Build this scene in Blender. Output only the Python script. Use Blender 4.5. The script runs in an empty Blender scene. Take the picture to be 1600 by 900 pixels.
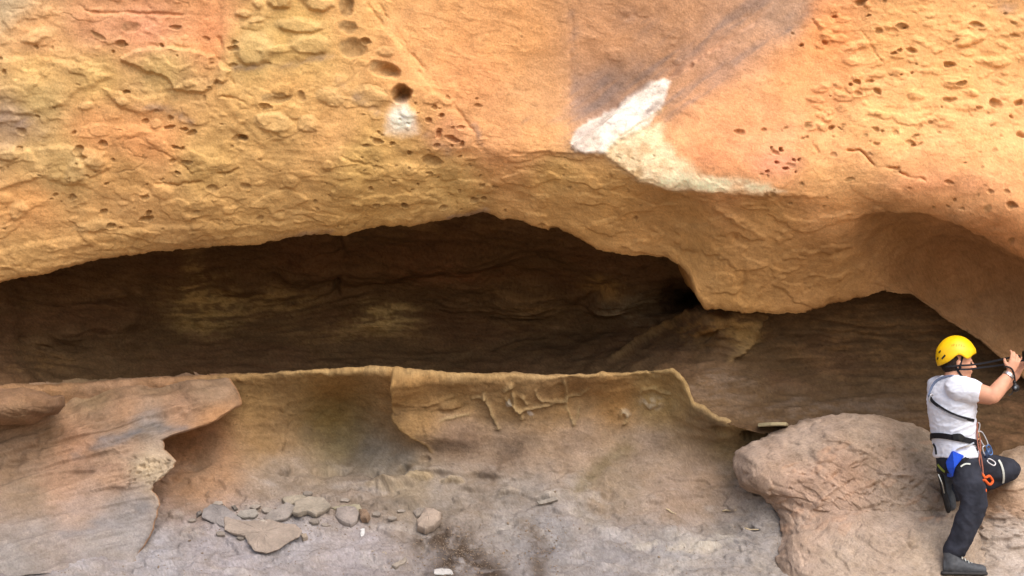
import bpy, bmesh, math, random
import numpy as np
from mathutils import Vector, Matrix
from mathutils.bvhtree import BVHTree

# ------------------------------------------------------------------ camera, sky, sun, exposure
sc = bpy.context.scene
CAMY, CAMZ, FOC, HOR = -12.0, 1.53, 2724.0, 550.0     # metres, metres, focal length in photo pixels, eye-level row
cam_d = bpy.data.cameras.new('camera')
cam = bpy.data.objects.new('camera', cam_d)
sc.collection.objects.link(cam)
cam.location = (0, CAMY, CAMZ)
cam.rotation_euler = (math.radians(90), 0, 0)
cam_d.sensor_width = 36.0
cam_d.lens = 36.0 * FOC / 1600.0
cam_d.shift_y = (HOR - 450.0) / 1600.0
cam_d.clip_end = 2000.0
sc.camera = cam

SUN_EL, SUN_AZ = math.radians(45), math.radians(24)    # azimuth: to the right of straight behind the camera
world = bpy.data.worlds.new('World')
sc.world = world
world.use_nodes = True
wn = world.node_tree
sky = wn.nodes.new('ShaderNodeTexSky')
sky.sky_type = 'NISHITA'
sky.sun_disc = False
sky.sun_elevation = SUN_EL
sky.sun_rotation = math.pi - SUN_AZ
sky.dust_density = 3.0
sky.ozone_density = 0.6
bg = wn.nodes['Background']
bg.inputs['Strength'].default_value = 0.13
wn.links.new(sky.outputs[0], bg.inputs[0])
sun_d = bpy.data.lights.new('sun', 'SUN')
sun_d.energy = 1.5
sun_d.angle = math.radians(56)
sun_d.color = (1.0, 0.97, 0.93)
sun = bpy.data.objects.new('sun', sun_d)
sc.collection.objects.link(sun)
to_sun = Vector((math.sin(SUN_AZ) * math.cos(SUN_EL), -math.cos(SUN_AZ) * math.cos(SUN_EL), math.sin(SUN_EL)))
sun.rotation_euler = to_sun.to_track_quat('Z', 'Y').to_euler()
sun.location = (0, -8, 12)
vs = sc.view_settings
vs.view_transform = 'Standard'
vs.look = 'None'
vs.gamma = 1.0
vs.exposure = 0.78
vs.use_curve_mapping = False
sc.render.engine = 'CYCLES'
sc.cycles.use_denoising = True
sc.cycles.max_bounces = 8
sc.cycles.diffuse_bounces = 4

COL = sc.collection
random.seed(4)
RNG = np.random.default_rng(7)


def W(px, py, Y):
    """photo position and depth -> world point(s)"""
    D = (np.asarray(Y, dtype=np.float64) - CAMY)
    return (px - 800.0) * D / FOC, Y, CAMZ + (HOR - py) * D / FOC


def V(px, py, Y):
    a, b, c = W(px, py, Y)
    return Vector((float(a), float(b), float(c)))


# ------------------------------------------------------------------ numeric helpers
_perm = np.random.default_rng(11).permutation(256)
_perm = np.concatenate([_perm, _perm, _perm]).astype(np.int32)
_g = np.random.default_rng(12).normal(size=(256, 3))
_g = (_g / np.linalg.norm(_g, axis=1, keepdims=True)).astype(np.float32)


def perlin(x, y, z):
    xi = np.floor(x); yi = np.floor(y); zi = np.floor(z)
    fx = (x - xi).astype(np.float32); fy = (y - yi).astype(np.float32); fz = (z - zi).astype(np.float32)
    X = xi.astype(np.int32) & 255; Y = yi.astype(np.int32) & 255; Z = zi.astype(np.int32) & 255
    u = fx * fx * fx * (fx * (fx * 6 - 15) + 10)
    v = fy * fy * fy * (fy * (fy * 6 - 15) + 10)
    w = fz * fz * fz * (fz * (fz * 6 - 15) + 10)
    res = 0
    for dx in (0, 1):
        a = _perm[X + dx]
        wx = u if dx else 1 - u
        for dy in (0, 1):
            b = _perm[a + Y + dy]
            wy = v if dy else 1 - v
            for dz in (0, 1):
                g = _g[_perm[b + Z + dz] & 255]
                wz = w if dz else 1 - w
                d = g[..., 0] * (fx - dx) + g[..., 1] * (fy - dy) + g[..., 2] * (fz - dz)
                res = res + d * wx * wy * wz
    return res * 1.6


def fbm(x, y, z, f, octv=4, gain=0.5, ridged=False):
    s = 0; a = 1.0; t = 0
    for i in range(octv):
        n = perlin(x * f + 17.3 * i, y * f + 5.1 * i, z * f - 9.7 * i)
        if ridged:
            n = 1 - 2 * np.abs(n)
        s = s + a * n; t += a
        a *= gain; f *= 2.03
    return s / t


def sstep(a, b, x):
    t = np.clip((x - a) / (b - a), 0, 1)
    return t * t * (3 - 2 * t)


def lin(c):
    c = np.asarray(c, dtype=np.float64) / 255.0
    return np.where(c <= 0.04045, c / 12.92, ((c + 0.055) / 1.055) ** 2.4)


def tps(ctrl, PX, PY, k=-1, soft=0.0):
    c = np.array(ctrl, dtype=np.float64)
    p = c[:, :2] / 500.0; v = c[:, 2]
    n = len(p)
    r = np.linalg.norm(p[:, None] - p[None], axis=2)
    K = np.where(r > 0, r * r * np.log(r + 1e-12), 0) + np.eye(n) * soft
    A = np.zeros((n + 3, n + 3))
    A[:n, :n] = K; A[:n, n] = 1; A[:n, n + 1:] = p; A[n, :n] = 1; A[n + 1:, :n] = p.T
    sol = np.linalg.solve(A, np.concatenate([v, np.zeros(3)]))
    # evaluated on a coarse lattice, then interpolated
    x0, x1, y0, y1 = PX.min(), PX.max(), PY.min(), PY.max()
    st = 7.0
    gx = np.arange(x0, x1 + st * 2, st); gy = np.arange(y0, y1 + st * 2, st)
    G = np.zeros((len(gy), len(gx)))
    for i, yy in enumerate(gy):
        qx = gx / 500.0; qy = yy / 500.0
        rr = (qx[:, None] - p[None, :, 0]) ** 2 + (qy - p[None, :, 1]) ** 2
        G[i] = (0.5 * rr * np.log(rr + 1e-20)) @ sol[:n] + sol[n] + sol[n + 1] * qx + sol[n + 2] * qy
    fx = (PX - x0) / st; fy = (PY - y0) / st
    ix = np.clip(fx.astype(int), 0, len(gx) - 2); iy = np.clip(fy.astype(int), 0, len(gy) - 2)
    a = fx - ix; b = fy - iy
    return (G[iy, ix] * (1 - a) * (1 - b) + G[iy, ix + 1] * a * (1 - b) + G[iy + 1, ix] * (1 - a) * b + G[iy + 1, ix + 1] * a * b)


def idw(ctrl, PX, PY, eps=25.0, power=1.7):
    acc = np.zeros(PX.shape + (3,), dtype=np.float32); tot = np.zeros(PX.shape, dtype=np.float32)
    for (x, y, col) in ctrl:
        w = 1.0 / (((PX - x) ** 2 + (PY - y) ** 2) + eps * eps) ** power
        w = w.astype(np.float32)
        acc += w[..., None] * lin(col).astype(np.float32); tot += w
    return acc / tot[..., None]


def axis(lo, hi, d0, d1, fine, coarse):
    """dense between d0 and d1, growing outside"""
    left = []; x = d0; s = fine
    while x > lo:
        s = min(s * 1.35, coarse); x -= s; left.append(x)
    mid = np.arange(d0, d1, fine)
    right = []; x = d1; s = fine
    while x < hi:
        right.append(x); s = min(s * 1.35, coarse); x += s
    return np.concatenate([np.array(left[::-1]), mid, np.array(right)])


class Relief:
    """a grid of rock surface that collects height (metres, outward) and colour"""
    def __init__(self, cols, PX, PY, Y):
        self.cols = cols; self.PX = PX; self.PY = PY
        X, Yw, Z = W(PX, PY, Y)
        self.P = np.stack([X, np.broadcast_to(Yw, X.shape), Z], axis=-1)
        self.H = np.zeros(PX.shape)
        self.C = np.zeros(PX.shape + (3,), dtype=np.float32)
        self.wx = 0; self.wy = 0

    def warp(self, amp=5.0, f=0.03, seed=0.0):
        z = np.zeros(self.PX.shape) + seed
        self.BK = 0.1 + 0.9 * sstep(-0.2, 0.3, fbm(self.PX, self.PY, z + 77.1, 0.022, 2))
        self.QX = self.PX + amp * fbm(self.PX, self.PY, z, f, 3)
        self.QY = self.PY + amp * fbm(self.PX, self.PY, z + 31.7, f, 3)
        self.QX += 2.2 * perlin(self.PX * .11, self.PY * .11, z + 3); self.QY += 1.8 * perlin(self.PX * .11, self.PY * .11, z + 9)

    def sl(self, x0, x1):
        a = max(0, np.searchsorted(self.cols, x0)); b = np.searchsorted(self.cols, x1)
        return slice(a, max(b, a + 1))

    def ell(self, x, y, rx, ry, rot=0.0, m=1.6):
        s = self.sl(x - max(rx, ry) * m - 12, x + max(rx, ry) * m + 12)
        dx = self.QX[:, s] - x; dy = self.QY[:, s] - y
        c, n = math.cos(rot), math.sin(rot)
        return s, np.sqrt(((dx * c + dy * n) / rx) ** 2 + ((-dx * n + dy * c) / ry) ** 2), dx / rx, dy / ry

    def knob(self, x, y, rx, ry, h, rot=0.0, edge=0.55, col=None, cw=0.6):
        s, d, dx, dy = self.ell(x, y, rx, ry, rot)
        # rounded, with a steep lower rim
        e = edge - 0.25 * np.clip(-dy, 0, 1) + 0.28 * np.clip(dy, 0, 1)
        f = sstep(1.0, 0.0, (d - np.clip(e, 0.05, 0.9)) / (1 - np.clip(e, 0.05, 0.9)))
        self.H[:, s] += h * f * (0.8 + 0.2 * np.sqrt(np.clip(1 - d * d, 0, 1)))
        if col is not None:
            self.tint(s, sstep(1.05, 0.75, d) * cw, col)

    def pit(self, x, y, rx, ry, h, rot=0.0, p=0.8, rim=0.0, col=None, cw=0.6, lean=0.0):
        s, d, dx, dy = self.ell(x, y, rx, ry, rot)
        self.H[:, s] -= h * np.clip(1 - d * d, 0, 1) ** p * (1 - lean + lean * np.clip(.5 + .75 * dx + .45 * dy, 0, 1.4))
        if rim:
            self.H[:, s] += rim * np.exp(-((d - 1.1) / 0.18) ** 2)
        if col is not None:
            self.tint(s, sstep(1.1, 0.7, d) * cw, col)

    def tint(self, s, m, col):
        m = m[..., None].astype(np.float32)
        self.C[:, s] = self.C[:, s] * (1 - m) + lin(col).astype(np.float32) * m

    def line_d(self, pts, reach):
        xs = [p[0] for p in pts]
        s = self.sl(min(xs) - reach, max(xs) + reach)
        qx = self.QX[:, s]; qy = self.QY[:, s]
        best = np.full(qx.shape, 1e9)
        for (x0, y0), (x1, y1) in zip(pts[:-1], pts[1:]):
            dx, dy = x1 - x0, y1 - y0
            t = np.clip(((qx - x0) * dx + (qy - y0) * dy) / (dx * dx + dy * dy + 1e-9), 0, 1)
            best = np.minimum(best, np.hypot(qx - x0 - t * dx, qy - y0 - t * dy))
        return s, best

    def crease(self, pts, w, h, col=None, cw=0.5):
        s, d = self.line_d(pts, w * 4)
        m = np.exp(-(d / w) ** 2)
        self.H[:, s] += h * m * self.BK[:, s]
        if col is not None:
            self.tint(s, m * cw, col)

    def poly(self, pts, soft):
        """0..1 inside mask with a soft border"""
        xs = [p[0] for p in pts]
        s = self.sl(min(xs) - soft * 2 - 12, max(xs) + soft * 2 + 12)
        qx = self.QX[:, s]; qy = self.QY[:, s]
        inside = np.zeros(qx.shape, bool); best = np.full(qx.shape, 1e9)
        n = len(pts)
        for i in range(n):
            x0, y0 = pts[i]; x1, y1 = pts[(i + 1) % n]
            cond = ((y0 > qy) != (y1 > qy)) & (qx < (x1 - x0) * (qy - y0) / (y1 - y0 + 1e-9) + x0)
            inside ^= cond
            dx, dy = x1 - x0, y1 - y0
            t = np.clip(((qx - x0) * dx + (qy - y0) * dy) / (dx * dx + dy * dy + 1e-9), 0, 1)
            best = np.minimum(best, np.hypot(qx - x0 - t * dx, qy - y0 - t * dy))
        sd = np.where(inside, best, -best)
        return s, sstep(-soft, soft, sd)

    def normals(self):
        du = np.gradient(self.P, axis=1); dv = np.gradient(self.P, axis=0)
        n = np.cross(dv, du)
        n /= (np.linalg.norm(n, axis=2, keepdims=True) + 1e-12)
        return n

    def finish(self, name, mat, flip=False, cull=None):
        n = self.normals()
        self.F = self.P + n * (-1 if flip else 1) * self.H[..., None]
        return grid_object(name, self.F, self.C, mat, flip, cull)


def grid_object(name, F, C, mat, flip=False, cull=None, parent=None, wrap=False):
    R, K = F.shape[:2]
    idx = np.arange(R * K).reshape(R, K)
    if wrap:
        idx = np.concatenate([idx, idx[:, :1]], axis=1)
    q = np.stack([idx[:-1, :-1], idx[1:, :-1], idx[1:, 1:], idx[:-1, 1:]], axis=-1)
    if flip:
        q = q[..., ::-1]
    if cull is not None:
        q = q[~cull[:-1, :-1]]
    q = q.reshape(-1, 4)
    me = bpy.data.meshes.new(name)
    me.vertices.add(R * K)
    me.vertices.foreach_set('co', F.reshape(-1).astype(np.float32))
    me.loops.add(len(q) * 4)
    me.loops.foreach_set('vertex_index', q.reshape(-1).astype(np.int32))
    me.polygons.add(len(q))
    me.polygons.foreach_set('loop_start', np.arange(0, len(q) * 4, 4, dtype=np.int32))
    me.polygons.foreach_set('loop_total', np.full(len(q), 4, dtype=np.int32))
    me.update(calc_edges=True)
    me.polygons.foreach_set('use_smooth', np.ones(len(q), dtype=bool))
    if C is not None:
        at = me.attributes.new('Col', 'FLOAT_COLOR', 'POINT')
        rgba = np.ones((R * K, 4), dtype=np.float32)
        rgba[:, :3] = np.clip(C.reshape(-1, 3), 0.005, 0.86)
        at.data.foreach_set('color', rgba.reshape(-1))
    me.materials.append(mat)
    ob = bpy.data.objects.new(name, me)
    COL.objects.link(ob)
    if parent:
        ob.parent = parent
    return ob


# ------------------------------------------------------------------ materials
def new_mat(name):
    m = bpy.data.materials.new(name)
    m.use_nodes = True
    return m, m.node_tree, m.node_tree.nodes['Principled BSDF']


def rock_mat(name, colour=None, var=0.22, bump=0.5, fine=70.0, stretch=(1, 1, 1), rough=0.93):
    m, t, b = new_mat(name)
    N = t.nodes; L = t.links
    tc = N.new('ShaderNodeTexCoord')
    mp = N.new('ShaderNodeMapping'); mp.inputs['Scale'].default_value = stretch
    L.new(tc.outputs['Object'], mp.inputs[0])
    n1 = N.new('ShaderNodeTexNoise'); n1.inputs['Scale'].default_value = 9; n1.inputs['Detail'].default_value = 9; n1.inputs['Roughness'].default_value = 0.68
    n2 = N.new('ShaderNodeTexNoise'); n2.inputs['Scale'].default_value = fine; n2.inputs['Detail'].default_value = 5; n2.inputs['Roughness'].default_value = 0.7
    L.new(mp.outputs[0], n1.inputs['Vector']); L.new(mp.outputs[0], n2.inputs['Vector'])
    mr = N.new('ShaderNodeMapRange'); mr.inputs[1].default_value = 0.25; mr.inputs[2].default_value = 0.75
    mr.inputs[3].default_value = 1 - var; mr.inputs[4].default_value = 1 + var
    L.new(n1.outputs[0], mr.inputs[0])
    mr2 = N.new('ShaderNodeMapRange'); mr2.inputs[1].default_value = 0.3; mr2.inputs[2].default_value = 0.7
    mr2.inputs[3].default_value = 1 - var * 0.6; mr2.inputs[4].default_value = 1 + var * 0.6
    L.new(n2.outputs[0], mr2.inputs[0])
    mul = N.new('ShaderNodeMath'); mul.operation = 'MULTIPLY'
    L.new(mr.outputs[0], mul.inputs[0]); L.new(mr2.outputs[0], mul.inputs[1])
    vm = N.new('ShaderNodeVectorMath'); vm.operation = 'SCALE'
    if colour is None:
        a = N.new('ShaderNodeAttribute'); a.attribute_name = 'Col'
        L.new(a.outputs['Color'], vm.inputs[0])
    else:
        vm.inputs[0].default_value = [float(x) for x in lin(colour)]
    L.new(mul.outputs[0], vm.inputs['Scale'])
    L.new(vm.outputs[0], b.inputs['Base Color'])
    b.inputs['Roughness'].default_value = rough
    b.inputs['Specular IOR Level'].default_value = 0.15
    ad = N.new('ShaderNodeMath'); ad.operation = 'ADD'
    L.new(n1.outputs[0], ad.inputs[0])
    m3 = N.new('ShaderNodeMath'); m3.operation = 'MULTIPLY'; m3.inputs[1].default_value = 0.35
    L.new(n2.outputs[0], m3.inputs[0]); L.new(m3.outputs[0], ad.inputs[1])
    bp = N.new('ShaderNodeBump'); bp.inputs['Strength'].default_value = bump; bp.inputs['Distance'].default_value = 0.02
    L.new(ad.outputs[0], bp.inputs['Height']); L.new(bp.outputs[0], b.inputs['Normal'])
    return m


def plain_mat(name, rgb, rough=0.6, var=0.12, scale=60, spec=0.4, bump=0.0, metal=0.0, weave=False):
    m, t, b = new_mat(name)
    N = t.nodes; L = t.links
    tc = N.new('ShaderNodeTexCoord')
    n1 = N.new('ShaderNodeTexNoise'); n1.inputs['Scale'].default_value = scale; n1.inputs['Detail'].default_value = 4
    L.new(tc.outputs['Object'], n1.inputs['Vector'])
    mr = N.new('ShaderNodeMapRange'); mr.inputs[1].default_value = 0.3; mr.inputs[2].default_value = 0.7
    mr.inputs[3].default_value = 1 - var; mr.inputs[4].default_value = 1 + var
    L.new(n1.outputs[0], mr.inputs[0])
    vm = N.new('ShaderNodeVectorMath'); vm.operation = 'SCALE'
    vm.inputs[0].default_value = [float(x) for x in lin(rgb)]
    L.new(mr.outputs[0], vm.inputs['Scale']); L.new(vm.outputs[0], b.inputs['Base Color'])
    b.inputs['Roughness'].default_value = rough
    b.inputs['Specular IOR Level'].default_value = spec
    b.inputs['Metallic'].default_value = metal
    if bump:
        bp = N.new('ShaderNodeBump'); bp.inputs['Strength'].default_value = bump; bp.inputs['Distance'].default_value = 0.004
        L.new(n1.outputs[0], bp.inputs['Height']); L.new(bp.outputs[0], b.inputs['Normal'])
    return m


M_UP = rock_mat('weathered orange sandstone', var=0.2, bump=0.55, fine=95)
M_IN = rock_mat('dark cave sandstone', var=0.28, bump=0.55, stretch=(0.6, 1, 1.5))
M_LOW = rock_mat('grey dusted sandstone', var=0.24, bump=0.6, fine=95)
M_BLD = rock_mat('pitted tan sandstone', var=0.24, bump=0.7, fine=95)
M_EARTH = rock_mat('sandy earth', colour=(150, 128, 104), var=0.3, bump=0.5, fine=30)
M_CLIFF = rock_mat('plain ochre sandstone', colour=(176, 132, 84), var=0.3, bump=0.6)
M_SLAB = rock_mat('grey flaked sandstone', var=0.22, bump=0.5)


def mute(C, k):
    g = (C * np.array([.3, .55, .15], np.float32)).sum(-1, keepdims=True)
    return C * (1 - k) + g * k


def mottle(C, X, Y, Z, k=1.0, sx=1.0, sz=1.0):
    """grain of the stone: iron-rich, pale and dark specks at several sizes"""
    a = fbm(X * sx + 2, Y, Z * sz, 7.0, 5, .62); b = fbm(X * sx, Y + 6, Z * sz + 3, 11.0, 5, .65); c = fbm(X * sx + 8, Y + 1, Z * sz, 34.0, 2, .8); f4 = perlin(X * 105, Y * 105, Z * 105)
    f4 = .22 * f4 + .19 * c
    m = np.stack([1 + k * (.10 * a + .14 * b + f4), 1 + k * (.15 * a + .16 * b + f4 * 1.05), 1 + k * (.24 * a + .19 * b + f4 * 1.1)], -1)
    spk = sstep(.28, .5, c + .4 * b)[..., None]
    return (C * np.clip(m, .35, 1.7) * (1 - .28 * k * spk)).astype(np.float32)


def structure(o):
    o['kind'] = 'structure'
    return o


def thing(o, label, cat, group=None):
    o['label'] = label
    o['category'] = cat
    o['kind'] = 'thing'
    if group:
        o['group'] = group
    return o


#@@ROCK
# ------------------------------------------------------------------ the overhanging wall above the cave
def curve(pts):
    xs = np.array([p[0] for p in pts], float); ys = np.array([p[1] for p in pts], float)
    return lambda q: np.interp(q, xs, ys)


BROW = curve([(-800, 560), (-300, 500), (-100, 462), (0, 440), (60, 428), (100, 418), (200, 400), (260, 392), (330, 384), (400, 380), (440, 372), (480, 367),
              (540, 368), (570, 358), (605, 351), (640, 353), (680, 346), (720, 340), (755, 332), (775, 340), (810, 347), (850, 360), (880, 363),
              (905, 374), (930, 392), (960, 400), (1000, 403), (1040, 405), (1060, 418), (1075, 438), (1085, 462), (1100, 484), (1150, 490),
              (1210, 495), (1260, 490), (1300, 476), (1340, 466), (1380, 460), (1420, 466), (1450, 484), (1480, 508), (1520, 532),
              (1560, 562), (1600, 600), (1660, 640), (1760, 665), (2400, 720)])
cols = axis(-800, 2400, -30, 1630, 1.7, 40)
top = np.concatenate([np.linspace(-1000, -60, 26), np.linspace(-50, -12, 9)])
vis = np.linspace(-8, 1.0, 2)
NV, NU = 335, 70
bro = BROW(cols)
bro = bro + 4.4 * fbm(cols, cols * 0, cols * 0 + 3.3, 0.035, 4) + 3.0 * fbm(cols, cols * 0, cols * 0 + 6.1, 0.09, 4, .65)
rows = [np.full(cols.shape, t) for t in top]
tt = np.linspace(0, 1, NV)
tt = tt + 0.06 * np.sin(2 * np.pi * tt) / (2 * np.pi) * 0
for t in tt:
    rows.append(-8 + (bro + 8) * t)
PYv = np.stack(rows)
PXv = np.broadcast_to(cols, PYv.shape).copy()
UP_Y = [(-800, -1000, -1.6), (800, -1000, -1.7), (2400, -1000, -1.6), (-400, -300, -0.9), (300, -300, -1.0), (900, -300, -0.95), (1400, -300, -1.0), (2000, -300, -0.9),
        (-300, 100, -0.45), (0, 0, -0.6), (300, 0, -0.62), (600, 0, -0.6), (900, 0, -0.5), (1200, 0, -0.62), (1600, 0, -0.65), (1900, 100, -0.5),
        (0, 200, -0.42), (300, 200, -0.44), (600, 200, -0.4), (780, 200, -0.38), (930, 180, -0.30), (1050, 200, -0.48), (1300, 200, -0.52), (1600, 200, -0.52), (1500, 320, -0.46),
        (0, 330, -0.22), (300, 310, -0.25), (550, 290, -0.26), (780, 240, -0.34), (900, 240, -0.36), (1010, 288, -0.42), (1150, 302, -0.42), (1300, 308, -0.42), (1400, 328, -0.38), (1500, 350, -0.36), (1600, 400, -0.30),
        (0, 425, -0.02), (200, 390, 0.0), (400, 370, 0.02), (560, 352, 0.02), (750, 325, 0.04), (860, 345, 0.04), (930, 370, 0.05), (1030, 395, 0.08),
        (1000, 330, -0.21), (1100, 380, -0.08), (1100, 470, 0.16), (1200, 370, -0.19), (1200, 480, 0.20), (1300, 370, -0.16), (1300, 460, 0.28), (1380, 390, 0.12), (1400, 445, 0.42),
        (1440, 343, -0.26), (1440, 368, 0.04), (1500, 400, 0.32), (1500, 500, 0.58), (1545, 374, -0.26), (1600, 440, 0.2), (1560, 425, 0.28), (1560, 540, 0.56), (1600, 580, 0.56), (1700, 640, 0.3), (1800, 500, 0.0), (2300, 700, 0.2), (-300, 480, -0.1), (-700, 540, -0.2)]
Yv = tps(UP_Y, PXv, PYv)
# rounding of the brow into the underside
k = np.clip((bro[None, :] - PYv) / 14.0, 0, 1)
Yv = Yv + 0.05 * (1 - np.sqrt(1 - (1 - k) ** 2))
# underside: the ceiling of the hollow, running back into the rock
ed_x, ed_y, ed_z = W(cols, bro, Yv[-1])
und = np.linspace(0, 1, NU + 1)[1:] ** 1.7
Fx = [ed_x + 0 * u for u in und]
U = Relief(cols, PXv, PYv, Yv)
ux = np.stack(Fx); uy = np.stack([ed_y + 3.4 * u for u in und]); uz = np.stack([ed_z + 0.5 * u ** 0.9 for u in und])
U.P = np.concatenate([U.P, np.stack([ux, uy, uz], -1)], axis=0)
PYu = np.concatenate([PYv, np.stack([bro + 60 * u for u in und])])
PXu = np.broadcast_to(cols, PYu.shape).copy()
U.PX, U.PY = PXu, PYu
U.H = np.zeros(PXu.shape); U.C = np.zeros(PXu.shape + (3,), np.float32)
U.warp(6.0, 0.03)
X, Y, Z = U.P[..., 0], U.P[..., 1], U.P[..., 2]
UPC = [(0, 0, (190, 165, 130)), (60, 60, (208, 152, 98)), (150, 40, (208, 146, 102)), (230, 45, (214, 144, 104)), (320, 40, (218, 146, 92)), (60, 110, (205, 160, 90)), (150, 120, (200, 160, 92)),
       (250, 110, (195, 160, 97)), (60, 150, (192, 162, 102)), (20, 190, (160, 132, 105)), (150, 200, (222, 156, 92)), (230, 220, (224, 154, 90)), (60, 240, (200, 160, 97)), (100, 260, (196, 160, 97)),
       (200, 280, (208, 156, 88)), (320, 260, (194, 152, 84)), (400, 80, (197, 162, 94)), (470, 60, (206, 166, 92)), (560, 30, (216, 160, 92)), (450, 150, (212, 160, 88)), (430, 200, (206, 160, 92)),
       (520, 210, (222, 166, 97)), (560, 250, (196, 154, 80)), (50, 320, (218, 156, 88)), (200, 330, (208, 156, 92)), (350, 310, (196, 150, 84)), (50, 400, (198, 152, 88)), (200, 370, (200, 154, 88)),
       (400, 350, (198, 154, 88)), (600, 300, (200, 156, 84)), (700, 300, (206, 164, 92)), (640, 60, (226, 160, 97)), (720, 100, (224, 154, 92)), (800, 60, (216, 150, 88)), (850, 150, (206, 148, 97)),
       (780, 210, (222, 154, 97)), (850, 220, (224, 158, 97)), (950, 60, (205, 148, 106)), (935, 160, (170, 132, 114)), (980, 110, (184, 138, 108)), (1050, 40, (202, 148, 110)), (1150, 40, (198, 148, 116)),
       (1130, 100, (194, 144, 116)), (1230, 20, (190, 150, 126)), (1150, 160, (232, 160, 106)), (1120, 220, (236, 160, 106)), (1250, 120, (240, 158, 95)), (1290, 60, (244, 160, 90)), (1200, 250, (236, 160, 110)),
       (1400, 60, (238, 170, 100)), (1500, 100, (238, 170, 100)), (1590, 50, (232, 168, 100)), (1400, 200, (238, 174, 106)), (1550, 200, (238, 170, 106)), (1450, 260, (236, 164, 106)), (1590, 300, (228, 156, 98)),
       (1300, 290, (234, 170, 104)), (870, 270, (202, 156, 84)), (950, 300, (200, 150, 80)), (1050, 335, (184, 136, 74)), (1200, 335, (186, 136, 74)), (900, 345, (190, 142, 77)), (1200, 420, (168, 122, 66)), (1080, 400, (174, 128, 68)), (1400, 370, (160, 118, 72)), (1460, 450, (152, 110, 68)),  # brow underside and arch points here and below carry shade in their colour
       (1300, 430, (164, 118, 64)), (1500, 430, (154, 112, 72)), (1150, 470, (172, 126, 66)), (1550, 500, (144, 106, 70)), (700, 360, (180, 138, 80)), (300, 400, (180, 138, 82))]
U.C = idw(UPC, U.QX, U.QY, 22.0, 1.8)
n_big = fbm(X, Y, Z, 1.3, 4)
n_mid = fbm(X + 9, Y, Z * 1.3, 5.0, 4)
n_fin = fbm(X, Y + 4, Z, 18.0, 3)
rid = fbm(X * 0.8 + Z * 0.35, Y, Z * 2.2, 3.2, 4, ridged=True)
left = sstep(760, 520, PXu + 0.55 * (PYu - 200) * -1) * sstep(1.0, 0.0, 0 * PXu)
right = sstep(1200, 1330, PXu - 0.2 * PYu) * sstep(320, 200, PYu)
brw = sstep(-90, 40, PYu - np.interp(PXu, [0, 400, 780, 900, 960, 1010, 1100, 1300, 1400, 1600], [330, 290, 235, 240, 255, 288, 302, 306, 330, 405]))
U.H += 0.040 * n_big + (0.007 + 0.010 * left + 0.004 * right) * n_mid + 0.0025 * n_fin
U.H += (0.0015 + 0.004 * left * (1 - 0.3 * brw)) * rid
# blistered crust on the left, scalloped pits on the right
cell = fbm(X * 1.0, Y, Z * 1.5, 4.6, 3)
U.H += left * (1 - brw) * 0.013 * sstep(0.02, 0.22, cell) * sstep(-0.5, 0.2, n_big + 0.3 * n_mid)
cell2 = fbm(X * 0.75 + 4, Y, Z * 1.7, 8.0, 3)
U.H += right * (0.005 * sstep(0.03, 0.16, cell2) - 0.004 * sstep(0.16, 0.36, -cell2))
cell3 = fbm(X * 0.5 + 14, Y, Z * 1.6 + 0.35 * X, 9.0, 3)
U.H += (1 - right) * (0.003 * sstep(0.05, 0.2, cell3)) * (0.4 + 0.6 * sstep(0, .3, fbm(X, Y, Z + 8, 1.1, 2)))
bk_n = fbm(X * 1.1 + 40, Y, Z * 1.5, 8.0, 4, .6)
U.H += brw * (.008 * bk_n + .010 * sstep(.05, .13, fbm(X * .7 + 50, Y * .8, Z * 1.4, 5.0, 3)) - .006 * sstep(.2, .4, bk_n))


PITC = (150, 116, 70)


crk = 1 - np.abs(perlin(X * 3.1 + .5 * n_mid + .3 * n_big, Y * 3, Z * 4.4 + .5 * n_mid)) * 2
crk = sstep(.9, .985, crk) * sstep(-.1, .25, fbm(X + 21, Y, Z, 2.2, 2)) * (left * .9 + .25 * (1 - left)) 
U.H -= .006 * crk
U.C = U.C * (1 - .4 * crk[..., None]).astype(np.float32) + (lin((150, 112, 70)) * .4 * crk[..., None]).astype(np.float32)


def scatter(R, n, x0, x1, y0, y1, r0, r1, hmin, hmax, asp, kind, seed):
    g = random.Random(seed)
    for _ in range(n):
        x = g.uniform(x0, x1); y = g.uniform(y0, y1); r = r0 + (r1 - r0) * g.random() ** 2
        h = g.uniform(hmin, hmax) * (0.5 + r / r1)
        rx = r * g.uniform(1, asp)
        if kind == 'knob':
            R.knob(x, y, rx, r, h, g.uniform(-0.3, 0.3), g.uniform(0.3, 0.65))
        else:
            R.pit(x, y, rx, r, h, g.uniform(-0.3, 0.3), 0.7, 0.1 * h, PITC, .55)


scatter(U, 150, 1270, 1620, -10, 200, 4, 9, .005, .011, 2.8, 'knob', 1)
scatter(U, 34, 1230, 1620, -10, 230, 1.5, 3.5, .010, .03, 2.4, 'pit', 2)
scatter(U, 55, 1180, 1620, 190, 330, 2, 5, .006, .018, 2.2, 'pit', 21)
scatter(U, 30, -20, 360, 60, 330, 6, 22, .005, .012, 2.2, 'knob', 3)
scatter(U, 55, -20, 420, 40, 350, 2.5, 7, .01, .03, 1.8, 'pit', 4)
scatter(U, 25, 380, 760, 130, 330, 4, 14, .005, .012, 1.8, 'knob', 5)
scatter(U, 40, 560, 760, 150, 330, 2, 5, .01, .025, 1.7, 'pit', 6)
scatter(U, 45, 700, 1100, 0, 230, 5, 16, .002, .006, 1.8, 'knob', 8)
scatter(U, 60, 0, 1100, 240, 360, 1.5, 3.5, .006, .015, 1.6, 'pit', 9)
OL = (192, 158, 104)
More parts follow.
